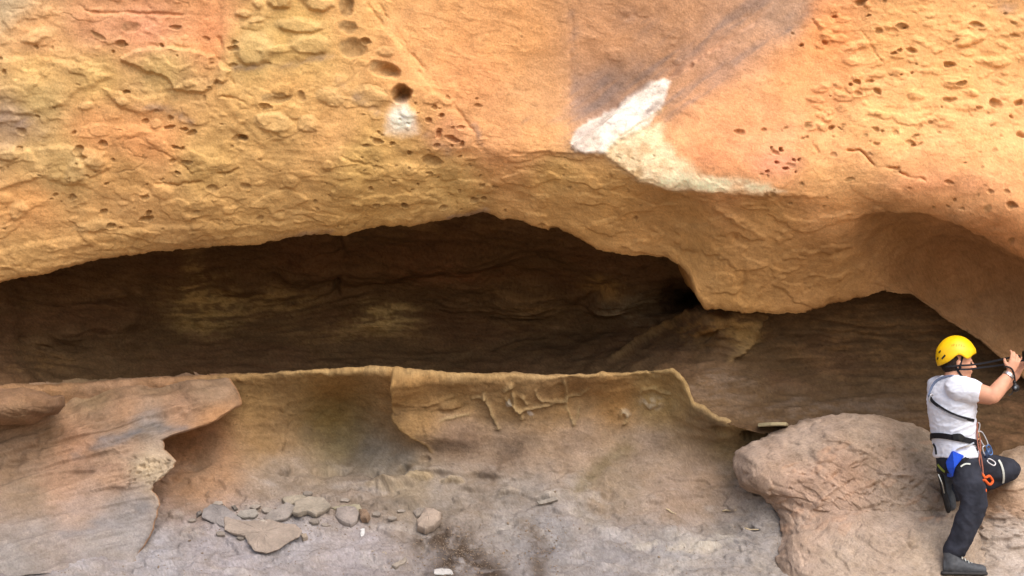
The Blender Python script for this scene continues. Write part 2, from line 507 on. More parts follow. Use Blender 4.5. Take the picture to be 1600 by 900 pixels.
for a in [(397, 76, 36, 29, .044, 0, .5), (484, 68, 38, 20, .030, 0.1, .5), (439, -2, 24, 16, .055, 0, .5), (381, 20, 18, 8, .026, 0, .45), (405, 3, 10, 8, .02, 0, .4),
          (468, 39, 46, 13, .034, .05, .45), (498, 4, 30, 14, .045, .15, .45), (402, 31, 13, 6, .014, -.3, .4), (427, 189, 34, 17, .026, .1, .55), (481, 191, 19, 18, .026, 0, .5),
          (515, 152, 26, 15, .020, .1, .5), (575, 150, 34, 20, .018, .1, .5), (192, 158, 12, 9, .022, 0, .4), (135, 165, 15, 9, .016, 0, .4), (120, 265, 18, 22, .03, 0, .5),
          (150, 250, 18, 14, .022, 0, .5), (15, 240, 20, 12, .03, 0, .4), (243, 193, 10, 9, .016, 0, .4), (62, 55, 32, 14, .03, -.3, .4), (602, 80, 17, 9, .018, .1, .4),
          (30, 325, 15, 18, .025, 0, .4), (150, 350, 40, 10, .016, -.1, .4), (1340, 72, 26, 8, .02, -.1, .4), (1515, 62, 28, 11, .026, -.2, .4), (1400, 40, 22, 8, .02, 0, .4), (1490, 130, 22, 9, .02, 0.1, .4),
          (1430, 150, 16, 8, .018, 0, .4), (1370, 115, 18, 6, .014, 0, .4)]:
    x, y, rx, ry, h, r, e = a
    U.knob(x, y, rx, ry, h, r, e, OL if x < 800 else None, 0.3)
for a in [(540, 8, 11, 17, .06, .2), (543, 42, 15, 9, .035, .4), (550, 75, 20, 14, .055, 0), (571, 65, 6, 5, .05, 0), (600, 109, 23, 12, .10, .2), (625, 146, 15, 15, .24, 0),
          (432, 152, 22, 8, .03, .1), (470, 150, 7, 9, .025, 0), (272, 43, 10, 4, .03, 0), (155, 55, 14, 5, .02, .4), (205, 42, 14, 8, .02, 0), (266, 184, 6, 5, .03, 0), (226, 189, 6, 4, .03, 0), (264, 199, 9, 4, .035, 0),
          (287, 203, 7, 4, .035, 0), (300, 208, 10, 5, .03, -.3), (272, 229, 4, 3, .03, 0), (290, 253, 10, 5, .02, 0), (375, 217, 15, 6, .03, -.2), (228, 340, 13, 5, .05, -.1), (175, 350, 9, 5, .04, 0), (228, 308, 8, 4, .03, 0),
          (690, 180, 5, 4, .04, 0), (706, 215, 13, 5, .05, .3), (685, 208, 5, 5, .04, 0), (670, 188, 5, 4, .04, 0), (722, 222, 5, 4, .04, 0), (676, 250, 17, 9, .035, .2), (589, 220, 9, 6, .03, 0),
          (1198, 268, 4, 3.5, .05, 0), (1205, 232, 3, 3, .045, 0), (1222, 233, 3, 3, .045, 0), (1215, 252, 3, 3, .045, 0), (1227, 263, 4, 3.5, .05, 0), (1244, 268, 3, 3, .045, 0), (1240, 248, 3, 2.5, .04, 0), (1249, 246, 3, 2.5, .04, 0),
          (1155, 208, 10, 5, .035, 0), (1253, 71, 4, 3.5, .04, 0), (1289, 67, 5, 3, .04, 0), (1303, 28, 4, 3, .04, 0), (1340, 128, 7, 4, .04, 0), (1371, 143, 7, 5, .045, 0), (1360, 127, 6, 3, .03, 0), (1555, 164, 10, 7, .05, 0),
          (1483, 99, 9, 5, .05, 0), (1407, 80, 7, 4, .045, 0), (1428, 80, 8, 4, .04, 0), (1345, 5, 12, 6, .05, -.3), (1372, 50, 6, 4, .03, 0), (1410, 42, 10, 5, .04, 0), (1525, 40, 12, 5, .04, 0), (1590, 160, 8, 6, .05, 0), (1594, 210, 6, 5, .05, 0),
          (1500, 130, 9, 5, .045, -.2), (1485, 156, 12, 4, .03, 0), (1298, 200, 6, 4, .04, 0), (1340, 145, 8, 5, .03, 0), (868, 362, 14, 4, .06, .2), (845, 355, 5, 3, .04, 0), (1580, 320, 8, 6, .05, 0), (1578, 375, 6, 4, .03, 0)]:
    x, y, rx, ry, h, r = a
    big_ = rx * ry > 110 and x < 640
    U.pit(x, y, rx * (1.15 if big_ else 1), ry * (1.15 if big_ else 1), h * (1.25 if big_ else 1), r, 0.8 if big_ else .6, 0 if big_ else 0.06 * h, (138, 114, 76) if big_ else PITC, .6, .75 if big_ else .2)
# overlapping flakes
for pts, h, soft in [([(190, 90), (215, 78), (260, 72), (300, 80), (340, 92), (362, 112), (352, 128), (340, 124), (330, 138), (312, 146), (275, 140), (262, 122), (225, 108), (200, 98)], .038, 3),
                     ([(-20, 95), (60, 88), (120, 100), (175, 118), (110, 150), (100, 162), (40, 178), (-20, 175)], .022, 5),
                     ([(-20, 222), (40, 232), (100, 228), (165, 240), (172, 262), (140, 275), (135, 288), (100, 286), (70, 275), (-20, 300)], .022, 4),
                     ([(160, 140), (210, 150), (262, 150), (255, 170), (225, 178), (190, 170)], .02, 4),
                     ([(240, 300), (300, 262), (380, 240), (470, 236), (600, 236), (660, 262), (690, 310), (600, 325), (420, 350), (250, 362), (100, 390), (120, 360)], .018, 10),
                     ([(560, -20), (600, 40), (650, 110), (700, 160), (745, 232), (600, 240), (420, 235), (340, 150), (350, 60), (340, -20)], .016, 7),
                     ([(855, 250), (905, 262), (932, 300), (905, 330), (840, 322), (800, 300), (770, 290), (790, 262)], .012, 6),
                     ([(-20, 395), (80, 375), (250, 352), (420, 345), (560, 335), (560, 345), (400, 366), (200, 388), (-20, 420)], .014, 4)]:
    s, m = U.poly(pts, soft)
    U.H[:, s] += h * m
# the recessed grey facet beside the white flake, and the flake itself
FAC = [(893, 226), (955, 182), (1000, 148), (1045, 122), (1120, 78), (1190, 30), (1240, -20), (900, -20), (888, 60)]
s, m = U.poly(FAC, 3)
d_edge = U.line_d([(893, 228), (955, 184), (1000, 150), (1045, 124)], 400)
fall = np.exp(-U.line_d([(893, 228), (955, 184), (1000, 150), (1040, 126)], 1e4)[1] / 85.0)
U.H[:, s] -= 0.085 * m * fall[:, s] * (.35 + .65 * sstep(886, 930, PXu[:, s]))
U.H[:, s] -= 0.022 * m * sstep(886, 960, PXu[:, s])
WH1 = [(891, 222), (903, 198), (950, 168), (985, 146), (1010, 128), (1032, 120), (1046, 127), (1040, 148), (1034, 170), (1012, 196), (985, 212), (968, 216), (945, 238), (915, 239), (897, 236)]
WH2 = [(960, 214), (1000, 198), (1034, 192), (1036, 215), (1056, 244), (1084, 256), (1096, 274), (1160, 280), (1200, 288), (1190, 301), (1100, 300), (1050, 298), (1000, 288), (972, 265), (943, 240)]
s, m = U.poly(WH1, 3.5)
U.H[:, s] += 0.022 * m
wn1 = sstep(-0.5, 0.25, n_mid[:, s] + 0.4 * n_fin[:, s])
U.tint(s, m * (0.6 + 0.4 * wn1), (234, 232, 231))
s, m = U.poly(WH2, 9)
wn2 = sstep(-0.55, 0.25, n_mid[:, s] + 0.5 * n_fin[:, s])
U.tint(s, m * (0.3 + 0.5 * wn2), (242, 224, 186))
s, m = U.poly([(1000, 262), (1045, 262), (1095, 272), (1150, 282), (1200, 290), (1230, 299), (1180, 302), (1060, 298), (1010, 290)], 4)
U.tint(s, m * 0.6 * sstep(-0.5, 0.2, n_mid[:, s]), (248, 228, 194))
s, m = U.poly([(612, 162), (630, 158), (648, 176), (654, 205), (630, 212), (604, 205), (604, 182)], 9)
U.tint(s, m * 0.85 * sstep(-.7, .2, n_mid[:, s]), (244, 238, 230))
for px_, py_ in ((930, 222), (975, 203), (995, 180), (1010, 165)):
    U.pit(px_, py_, 9, 3, .006, -.6)
U.crease([(968, 212), (985, 205), (1010, 188), (1040, 168)], 2.0, -.01, (196, 150, 96), .6)
# grey-violet mineral streaks
ua = .8 * X + .6 * Z; va = -.6 * X + .8 * Z
gm = sstep(-0.2, 0.25, fbm(ua * .5, Y, va * 4.0, 3.5, 4, .6))
for pts, w, a in [([(905, 215), (915, 165), (945, 130)], 28, .7), ([(935, 180), (985, 135), (1040, 95), (1110, 60), (1190, 5)], 24, .7), ([(902, 200), (898, 100), (893, 20)], 9, .4),
                  ([(1010, 175), (1080, 140), (1150, 95), (1215, 55), (1255, 10)], 9, .75), ([(1040, 185), (1090, 150), (1140, 118)], 5, .7), ([(1230, 45), (1255, 22), (1270, -10)], 7, .6), ([(980, 30), (1060, 60), (1130, 30)], 22, .3),
                  ([(10, 185), (45, 195), (60, 205)], 12, .6), ([(215, 165), (260, 170), (300, 190)], 7, .5), ([(370, 108), (430, 104), (520, 88)], 5, .55), ([(530, 130), (570, 160), (590, 175)], 7, .45), ([(640, 170), (655, 200), (700, 235)], 7, .35), ([(820, 190), (880, 185)], 8, .35), ([(740, 195), (752, 225)], 5, .5), ([(1555, 0), (1600, 25)], 12, .5), ([(520, 362), (420, 372)], 4, .5), ([(700, 341), (760, 331)], 5, .6)]:
    s, d = U.line_d(pts, w * 3)
    U.tint(s, np.exp(-(d / w) ** 2) * a * (0.2 + 0.8 * gm[:, s]), (140, 120, 116))
# pink and deep-orange washes
for x, y, rx, ry, c, a in [(230, 40, 110, 28, (210, 134, 106), .3), (1110, 235, 70, 40, (240, 140, 92), .5), (1215, 255, 50, 22, (226, 136, 118), .5), (1300, 40, 45, 70, (246, 146, 78), .5), (700, 205, 45, 35, (214, 136, 104), .45), (740, 130, 60, 50, (224, 140, 90), .35), (1150, 190, 90, 40, (242, 150, 92), .35), (1480, 285, 110, 22, (232, 146, 110), .35), (330, 60, 30, 60, (222, 132, 78), .4), (90, 245, 60, 20, (190, 160, 105), .3), (200, 210, 90, 38, (228, 150, 84), .4), (1330, 240, 70, 26, (240, 156, 108), .3)]:
    s, d, _, _ = U.ell(x, y, rx, ry)
    U.tint(s, sstep(1.3, 0.2, d) * a * (0.6 + 0.4 * sstep(-.3, .3, n_mid[:, s])), c)
# cracks and grooves
for pts, w, h in [([(1268, 222), (1276, 240)], 2.2, -.02), ([(1325, 236), (1340, 234), (1356, 246), (1368, 260), (1385, 263), (1404, 262)], 1.9, -.04), ([(1408, 268), (1422, 274), (1442, 281)], 1.9, -.035), ([(1540, 258), (1560, 260), (1580, 254)], 1.5, -.015),
                  ([(1270, 30), (1278, 46)], 2, -.02), ([(1350, 52), (1378, 98)], 2, -.012), ([(1436, 14), (1460, 2)], 2, -.02), ([(570, 0), (610, 55), (648, 88)], 2.4, -.02), ([(590, 5), (640, 78), (690, 140), (722, 178), (742, 212), (750, 235)], 2.4, -.014), ([(655, 112), (680, 140)], 2, -.02),
                  ([(893, 20), (892, 120), (888, 200)], 3.5, -.008), ([(345, 60), (352, 100), (366, 130)], 4, -.025), ([(110, 2), (150, 20), (300, 24)], 2.4, -.02), ([(232, 232), (255, 238), (300, 270), (330, 255)], 2, -.015), ([(345, 152), (360, 150), (380, 158), (392, 170)], 2, -.025),
                  ([(245, 288), (300, 285), (325, 282)], 2, -.02), ([(335, 268), (360, 265), (372, 262)], 2, -.03), ([(535, 245), (600, 262), (640, 300)], 2, -.012), ([(1310, 398), (1360, 390), (1400, 380), (1430, 372)], 5, -.03), ([(1195, 455), (1180, 490)], 4, -.02), ([(1150, 380), (1165, 440), (1160, 470)], 6, -.025), ([(1070, 310), (1100, 322), (1190, 372)], 5, .02),
                  ([(805, 265), (840, 270), (838, 288)], 3, -.01), ([(760, 190), (790, 200), (800, 208)], 3, -.008), ([(780, 110), (800, 130)], 5, -.01), ([(980, 30), (1010, 14), (1030, -5)], 3, -.015)]:
    U.crease(pts, w, h)
ARCH = [(1312, 350), (1345, 338), (1390, 332), (1440, 335), (1500, 352), (1550, 380), (1600, 410), (1660, 450)]
s, m = U.poly(ARCH + [(1700, 640), (1480, 640), (1330, 470), (1300, 400)], 2.5)
dA = U.line_d(ARCH, 1e4)[1][:, s]
U.H[:, s] -= m * (0.035 + 0.2 * (1 - np.exp(-dA / 20.0)) * np.exp(-dA / 110.0)) * sstep(1300, 1420, PXu[:, s])
RDG = [(720, 240), (800, 237), (895, 239), (945, 242), (965, 258), (1000, 286), (1050, 298), (1150, 304), (1330, 312)]
s, m = U.poly(RDG + [(1340, 520), (720, 520)], 2.5)
dA = U.line_d(RDG, 1e4)[1][:, s]
U.H[:, s] -= m * (0.012 + 0.07 * (1 - np.exp(-dA / 26.0)) * np.exp(-dA / 160.0)) * sstep(720, 860, PXu[:, s]) * sstep(1340, 1240, PXu[:, s])
under = sstep(0, 12, PYu - bro[None, :] + 6)
U.C *= (1 + 0.16 * n_mid + 0.10 * n_big + 0.05 * n_fin)[..., None].astype(np.float32)
edge_fade = 1 - 0.55 * np.exp(-np.abs(PYu - bro[None, :]) / 9.0)
U.H *= edge_fade * .82
gap = (PXu < -1e9)
tone = lin((222, 166, 104)).astype(np.float32)
U.C = U.C * .86 + tone * .14 * U.C.mean(-1, keepdims=True) / tone.mean()
U.C = mottle(mute(U.C, 0.12), X, Y, Z, .9, .8, 1.2) * np.array([1.03, 1.04, 0.985], np.float32)
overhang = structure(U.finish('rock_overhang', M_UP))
overhang['label'] = 'orange and ochre sandstone wall bulging out above the dark cave mouth'

# ------------------------------------------------------------------ inside of the hollow
cols = axis(-500, 2400, -20, 1630, 2.0, 40)
rws = axis(230, 720, 320, 690, 2.0, 12)
PXv, PYv = np.meshgrid(cols, rws)
IN_Y = [(-300, 520, -0.3), (-90, 420, 0.45), (-90, 520, 0.4), (-90, 600, 0.1), (0, 440, 1.0), (0, 500, 0.95), (0, 545, 1.0), (0, 590, 0.75), (40, 600, 0.9), (60, 440, 1.4), (60, 520, 1.3), (60, 570, 1.3), (110, 430, 1.5), (110, 520, 1.35), (110, 575, 1.5), (115, 600, 1.3),
        (250, 395, 1.8), (250, 450, 1.95), (250, 540, 1.95), (250, 600, 1.9), (400, 380, 1.9), (400, 450, 2.15), (400, 540, 2.2), (400, 600, 1.7), (550, 360, 1.7), (550, 450, 2.2), (550, 540, 2.35), (550, 600, 1.9), (700, 330, 1.2), (700, 362, 1.7), (700, 450, 2.2), (700, 540, 2.4), (700, 600, 2.0),
        (850, 370, 1.5), (850, 440, 2.0), (850, 520, 2.25), (850, 600, 1.6), (950, 405, 1.6), (950, 450, 1.75), (950, 520, 2.0), (950, 575, 1.3), (1040, 410, 1.5), (1040, 440, 1.6), (1040, 490, 1.8), (1030, 535, 1.25), (1030, 580, 0.75), (1085, 450, 1.8), (1090, 472, 2.5), (1095, 492, 0.9), (1095, 530, 0.8), (1090, 580, 0.55),
        (1150, 485, 0.62), (1150, 520, 0.62), (1150, 580, 0.68), (1120, 620, 0.45), (1185, 490, 0.66), (1185, 540, 0.8), (1220, 480, 0.7), (1220, 560, 0.85), (1220, 610, 0.75), (1200, 660, 0.28), (1350, 440, 0.8), (1350, 520, 1.0), (1350, 590, 0.95), (1350, 630, 0.7), (1350, 665, 0.35), (1500, 500, 0.85), (1500, 570, 0.95), (1500, 630, 0.7), (1500, 690, 0.35),
        (1600, 570, 0.8), (1600, 620, 0.65), (1600, 690, 0.3), (1750, 600, 0.5), (1750, 700, 0.15), (2300, 650, 0.0), (800, 240, 1.2), (1400, 300, 0.9), (200, 240, 1.2), (500, 720, 1.5), (900, 720, 1.3), (1500, 720, 0.25)]
Yv = np.clip(tps(IN_Y, PXv, PYv), -0.6, 2.9)
I = Relief(cols, PXv, PYv, Yv)
I.warp(7.0, 0.025, 3.0)
X, Y, Z = I.P[..., 0], I.P[..., 1], I.P[..., 2]
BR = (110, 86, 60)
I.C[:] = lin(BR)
n_big = fbm(X, Y + 7, Z, 1.4, 4); n_mid = fbm(X * 0.7, Y, Z * 1.8 + 0.25 * X, 4.5, 4); lay = fbm(X * 0.35 + 0.2 * Z, Y * 0.35, Z * 3.2 + 0.25 * n_big, 5.0, 4, ridged=True)
n_fin = fbm(X, Y, Z * 1.5, 16, 3)
I.H += 0.07 * n_big + 0.028 * n_mid + 0.022 * lay + 0.005 * n_fin
st2 = fbm(X * .45 + .25 * n_big, Y * .4, (Z + .12 * np.sin(X * 1.7) + .05 * n_big) * 4.5, 5.0, 4, .62)
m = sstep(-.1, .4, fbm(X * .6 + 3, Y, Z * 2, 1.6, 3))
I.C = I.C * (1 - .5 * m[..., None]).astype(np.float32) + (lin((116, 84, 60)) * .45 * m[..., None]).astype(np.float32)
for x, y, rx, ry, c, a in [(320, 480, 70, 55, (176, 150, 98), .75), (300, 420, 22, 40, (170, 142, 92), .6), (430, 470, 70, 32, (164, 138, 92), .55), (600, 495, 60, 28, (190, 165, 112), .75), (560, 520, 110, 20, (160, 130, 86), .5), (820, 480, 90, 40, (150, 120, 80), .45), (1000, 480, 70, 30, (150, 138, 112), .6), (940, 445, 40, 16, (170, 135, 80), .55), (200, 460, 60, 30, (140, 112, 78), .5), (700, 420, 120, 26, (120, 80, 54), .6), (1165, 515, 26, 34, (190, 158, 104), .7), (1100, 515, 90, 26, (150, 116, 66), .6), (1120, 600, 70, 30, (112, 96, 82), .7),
                           (1300, 640, 190, 34, (112, 96, 82), .8), (1400, 530, 190, 70, (136, 104, 68), .7), (1580, 650, 90, 60, (128, 96, 70), .7), (60, 570, 70, 30, (136, 104, 66), .5), (680, 350, 160, 16, (128, 104, 70), .6)]:
    s, d, _, _ = I.ell(x, y, rx, ry)
    I.tint(s, sstep(1.4, 0.1, d) * a * (0.15 + 0.85 * sstep(-.2, .3, 1.1 * st2[:, s] + .3 * n_mid[:, s] + .5 * n_fin[:, s])), np.array(c) * 1.12)
for x, y, rx, ry, h in [(590, 420, 90, 30, .08), (700, 400, 140, 30, .10), (480, 415, 60, 35, .10), (330, 500, 50, 28, .05), (600, 500, 55, 22, .06), (180, 490, 80, 40, .08), (820, 470, 90, 45, .10), (960, 470, 60, 35, .08), (380, 440, 60, 26, .07)]:
    I.knob(x, y, rx, ry, h, -.05, .2)
for pts, w, h in [([(285, 392), (295, 420), (310, 455), (340, 470)], 6, .03), ([(420, 445), (450, 448), (480, 430)], 5, -.09), ([(380, 480), (420, 478), (460, 470), (540, 455)], 4, -.05), ([(0, 505), (40, 530), (70, 545), (110, 552)], 6, -.08), ([(530, 375), (540, 420), (525, 450)], 7, -.08), ([(860, 510), (900, 480), (960, 440), (1010, 420)], 7, -.07), ([(70, 470), (150, 470), (200, 460)], 4, -.05), ([(300, 510), (320, 520), (345, 505)], 5, -.05), ([(660, 540), (760, 545), (850, 520)], 5, -.03),
                  ([(1145, 560), (1160, 525), (1190, 495)], 4, .04), ([(1105, 500), (1140, 500), (1170, 492)], 4, .04), ([(1060, 545), (1110, 525), (1150, 515)], 4, -.05), ([(1070, 590), (1100, 610), (1140, 640)], 5, -.02)]:
    I.crease(pts, w, h)
keep = I.BK; I.BK = .7 + .3 * keep
I.crease([(960, 560), (1000, 536), (1045, 512), (1096, 494), (1150, 491), (1188, 492)], 5, .04, (160, 130, 84), .35)
I.crease([(1188, 492), (1178, 515), (1160, 540), (1140, 560)], 6, .04, (166, 136, 90), .4)
I.BK = keep
I.C *= (1 + 0.22 * n_mid + 0.15 * lay * .5)[..., None].astype(np.float32)
I.C = mottle(I.C, X, Y, Z, 1.2, .6, 1.8) * (.82 * np.clip(1 + (.28 - .12 * sstep(1150, 1250, PXv)) * st2, .3, 2) * (1 - .34 * sstep(1060, 1200, PXv)))[..., None].astype(np.float32)  # last factor darkens the right alcove's colour, standing in for deeper shade
I.H += .009 * st2
limit = np.interp(PXv, [-500, -30, 60, 115, 200, 1050, 1062, 1084, 1118, 1165, 1240, 1400, 1520, 1600, 2400], [625, 625, 612, 606, 604, 604, 606, 640, 656, 672, 676, 698, 714, 706, 726])
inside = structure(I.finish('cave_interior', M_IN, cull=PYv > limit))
inside['label'] = 'dark brown layered back wall of the low sandstone hollow'

# ------------------------------------------------------------------ the scooped wall and floor below the ledge
LIP = curve([(-500, 640), (-100, 620), (0, 604), (100, 598), (250, 590), (350, 584), (440, 579), (520, 578), (570, 575), (605, 573), (640, 577), (700, 582), (760, 584), (850, 586), (920, 584), (980, 581), (1030, 577), (1050, 576), (1062, 584), (1075, 604), (1084, 628), (1100, 634), (1118, 648), (1140, 658), (1165, 665), (1200, 665), (1240, 668), (1400, 690), (1520, 706), (1560, 704), (1600, 696), (1700, 690), (2400, 720)])
cols = axis(-700, 2400, -20, 1630, 1.8, 40)
lip = LIP(cols) + 4.0 * fbm(cols, cols * 0, cols * 0 + 1.3, 0.022, 5, .6)
bt = np.concatenate([np.linspace(0, 1, 205) ** 1.0 * 1.0])
rows = [lip + (925 - lip) * t for t in bt]
gr = np.array([935, 950, 970, 990, 1010, 1030, 1050], float)
rows += [np.full(cols.shape, g) for g in gr]
PYv = np.stack(rows); PXv = np.broadcast_to(cols, PYv.shape).copy()
LOW_Y = [(-500, 640, .3), (-500, 900, -.6), (0, 604, .3), (0, 690, .45), (0, 780, .15), (0, 850, -.2), (0, 900, -.5), (150, 600, .6), (150, 700, .7), (150, 800, .35), (150, 880, -.3), (250, 860, -.12), (230, 900, -.42), (300, 600, .55), (300, 690, .7), (300, 760, .42), (330, 820, .06), (330, 900, -.42),
         (420, 582, .36), (420, 600, .5), (420, 640, .7), (420, 700, .75), (420, 750, .5), (430, 790, .24), (430, 850, -.1), (430, 900, -.42), (540, 580, .3), (540, 600, .55), (540, 640, .9), (540, 700, 1.0), (540, 730, .85), (540, 755, .5), (540, 800, .2), (540, 850, -.08), (540, 900, -.42),
         (640, 580, .2), (640, 605, .4), (640, 660, .62), (640, 720, .68), (640, 760, .44), (640, 820, .1), (640, 900, -.42), (720, 586, .18), (720, 610, .42), (720, 660, .55), (720, 710, .56), (720, 760, .42), (720, 820, .1), (720, 900, -.42), (900, 588, .18), (900, 606, .44), (900, 650, .56), (900, 700, .6), (900, 760, .42), (900, 830, .06), (900, 900, -.4),
         (1040, 580, .18), (1040, 600, .4), (1040, 650, .6), (1040, 720, .66), (1040, 800, .3), (1040, 850, 0.0), (1040, 900, -.38), (1090, 640, .26), (1130, 662, .26), (1130, 690, .6), (1120, 760, .5), (1120, 830, .22), (1120, 900, -.34), (1180, 668, .26), (1180, 684, .5), (1200, 740, .36), (1200, 800, .16), (1200, 860, -.1), (1200, 900, -.32),
         (1300, 690, .55), (1300, 800, .35), (1300, 900, -.3), (1450, 700, .42), (1450, 800, .2), (1450, 900, -.36), (1540, 706, .32), (1540, 757, .06), (1580, 757, -.16), (1600, 700, .2), (1560, 850, -.26), (1500, 900, -.42), (1600, 900, -.46), (1650, 690, .2), (1600, 800, -.2), (1800, 700, .1), (1800, 900, -.5),
         (-500, 1050, -3.2), (100, 1050, -3.2), (800, 1050, -3.2), (1500, 1050, -3.2), (2400, 1050, -3.2), (100, 960, -1.3), (500, 960, -1.3), (900, 960, -1.3), (1300, 960, -1.3), (1600, 960, -1.3), (2300, 720, .1), (2300, 900, -.5)]
LOW_Y = [(x, y, .25 + (v - .25) * (1.0 if 450 < x < 600 else .72) if v > .25 else v) for x, y, v in LOW_Y]
Yv = tps(LOW_Y, PXv, PYv)
Yv = np.where(PYv > 1040, -3.2, Yv)
kk = np.clip((PYv - lip[None]) / 15.0, 0, 1)
Yv = Yv + 0.10 * (1 - np.sqrt(1 - (1 - kk) ** 2))
Lw = Relief(cols, PXv, PYv, Yv)
ed_x, ed_y, ed_z = W(cols, lip, Yv[0])
bk = np.linspace(1, 0, 40)[:-1] ** 1.6
tx = np.stack([ed_x + 0 * u for u in bk]); ty = np.stack([ed_y + 3.0 * u for u in bk]); tz = np.stack([ed_z - 0.04 * np.minimum(u * 6, 1) for u in bk])
Lw.P = np.concatenate([np.stack([tx, ty, tz], -1), Lw.P], axis=0)
PYl = np.concatenate([np.stack([lip - 12 * u for u in bk]), PYv]); PXl = np.broadcast_to(cols, PYl.shape).copy()
Lw.PX, Lw.PY = PXl, PYl
Lw.H = np.zeros(PXl.shape); Lw.C = np.zeros(PXl.shape + (3,), np.float32)
Lw.warp(5.0, 0.03, 5.0)
X, Y, Z = Lw.P[..., 0], Lw.P[..., 1], Lw.P[..., 2]
LOWC = [(60, 640, (160, 120, 80)), (150, 700, (165, 128, 96)), (60, 880, (150, 138, 130)), (250, 880, (165, 155, 148)), (300, 690, (176, 122, 76)), (320, 740, (166, 128, 94)), (400, 620, (160, 124, 72)), (420, 690, (150, 116, 72)), (520, 600, (170, 128, 66)), (520, 650, (150, 126, 72)), (540, 690, (144, 126, 88)), (580, 715, (140, 130, 116)), (440, 740, (150, 132, 114)),
        (640, 600, (178, 134, 74)), (640, 650, (176, 136, 82)), (720, 610, (176, 138, 84)), (800, 620, (168, 132, 82)), (880, 630, (166, 128, 78)), (960, 620, (172, 128, 70)), (1030, 620, (176, 146, 90)), (1050, 600, (170, 138, 84)), (720, 680, (146, 118, 94)), (800, 700, (148, 124, 102)), (900, 690, (154, 130, 108)), (950, 760, (148, 128, 106)), (1010, 700, (154, 132, 112)), (1100, 740, (156, 130, 106)), (1140, 690, (150, 124, 82)), (1060, 780, (164, 140, 120)),
        (560, 770, (146, 128, 112)), (640, 760, (150, 132, 108)), (700, 770, (152, 138, 124)), (800, 780, (150, 138, 126)), (450, 840, (164, 154, 148)), (560, 860, (164, 152, 146)), (350, 860, (164, 152, 146)), (700, 890, (150, 138, 130)), (850, 850, (150, 142, 136)), (950, 870, (154, 144, 136)), (1050, 860, (160, 150, 140)), (1150, 860, (160, 148, 136)), (1210, 850, (160, 148, 136)), (820, 820, (150, 142, 136)),
        (1560, 780, (186, 146, 112)), (1590, 740, (184, 158, 132)), (1550, 860, (190, 168, 146)), (1590, 880, (188, 168, 148)), (1400, 900, (170, 146, 120))]
LOWC = [(x, y, tuple(np.array(c) * (1.0 if y > 830 else 1.0) * (np.array([.98, 1.0, 1.04]) if y > 830 else 1)) ) for x, y, c in LOWC]
Lw.C = idw(LOWC, Lw.QX, Lw.QY, 24.0, 1.8)
n_big = fbm(X, Y + 3, Z, 1.6, 4); n_mid = fbm(X * .8 + 5, Y, Z * 1.2, 5.5, 4); n_fin = fbm(X, Y, Z, 20, 3)
swl = fbm(X * 0.5 - 0.5 * Z, Y * .6, Z * 2.0 + 0.35 * X + .2 * n_big, 5.0, 4, ridged=True)
wall = sstep(800, 730, PYl)
Lw.H += 0.035 * n_big + 0.010 * n_mid + 0.0028 * n_fin + 0.008 * swl * (0.5 + .5 * wall)
near = sstep(700, 780, PYl)
flk = fbm(X * .8, Y * 1.1, Z * 2.5, 4.0, 3)
Lw.H += near * 0.022 * sstep(.02, .09, flk) * sstep(925, 880, PYl + 0 * PXl)
flk2 = fbm(X * 1.2 + 6, Y * 1.2, Z * 3.2, 7.0, 3)
Lw.H += 0.009 * sstep(.04, .12, flk2) * sstep(760, 830, PYl) * sstep(930, 900, PYl)
stn = sstep(.08, .4, fbm(X * .9 + 1, Y, Z * 1.2 - .5 * X, 2.4, 5, .6))[..., None] * (sstep(930, 720, PYl) * .6 + .15)[..., None] * sstep(610, 660, PYl)[..., None]
Lw.C = (Lw.C * (1 - .55 * stn) + lin((112, 92, 72)) * .55 * stn).astype(np.float32)
dst = sstep(.1, .35, fbm(X * .7 + 31, Y, Z * 1.6 + .4 * X, 3.4, 4, .6))[..., None] * near[..., None]
Lw.C = (Lw.C * (1 - .35 * dst) + lin((188, 178, 168)) * .35 * dst).astype(np.float32)
# the standing edge where the middle panel overhangs the scoop
sp = [(617, 586), (622, 624), (626, 651), (641, 670), (660, 688), (676, 704)]
s, m = Lw.poly([(612, 540), (617, 590), (620, 624), (624, 651), (640, 670), (673, 704), (760, 800), (1100, 800), (1100, 540)], 1.6)
edge_m = np.exp(-(np.clip(Lw.line_d(sp, 1e4)[1], 0, None) / 70.0))
Lw.H[:, s] += 0.10 * m * edge_m[:, s] * sstep(712, 672, PYl[:, s]) * sstep(0, 14, PYl[:, s] - LIP(PXl[:, s]))
Lw.crease(sp, 3.0, .012, (190, 150, 86), .5)
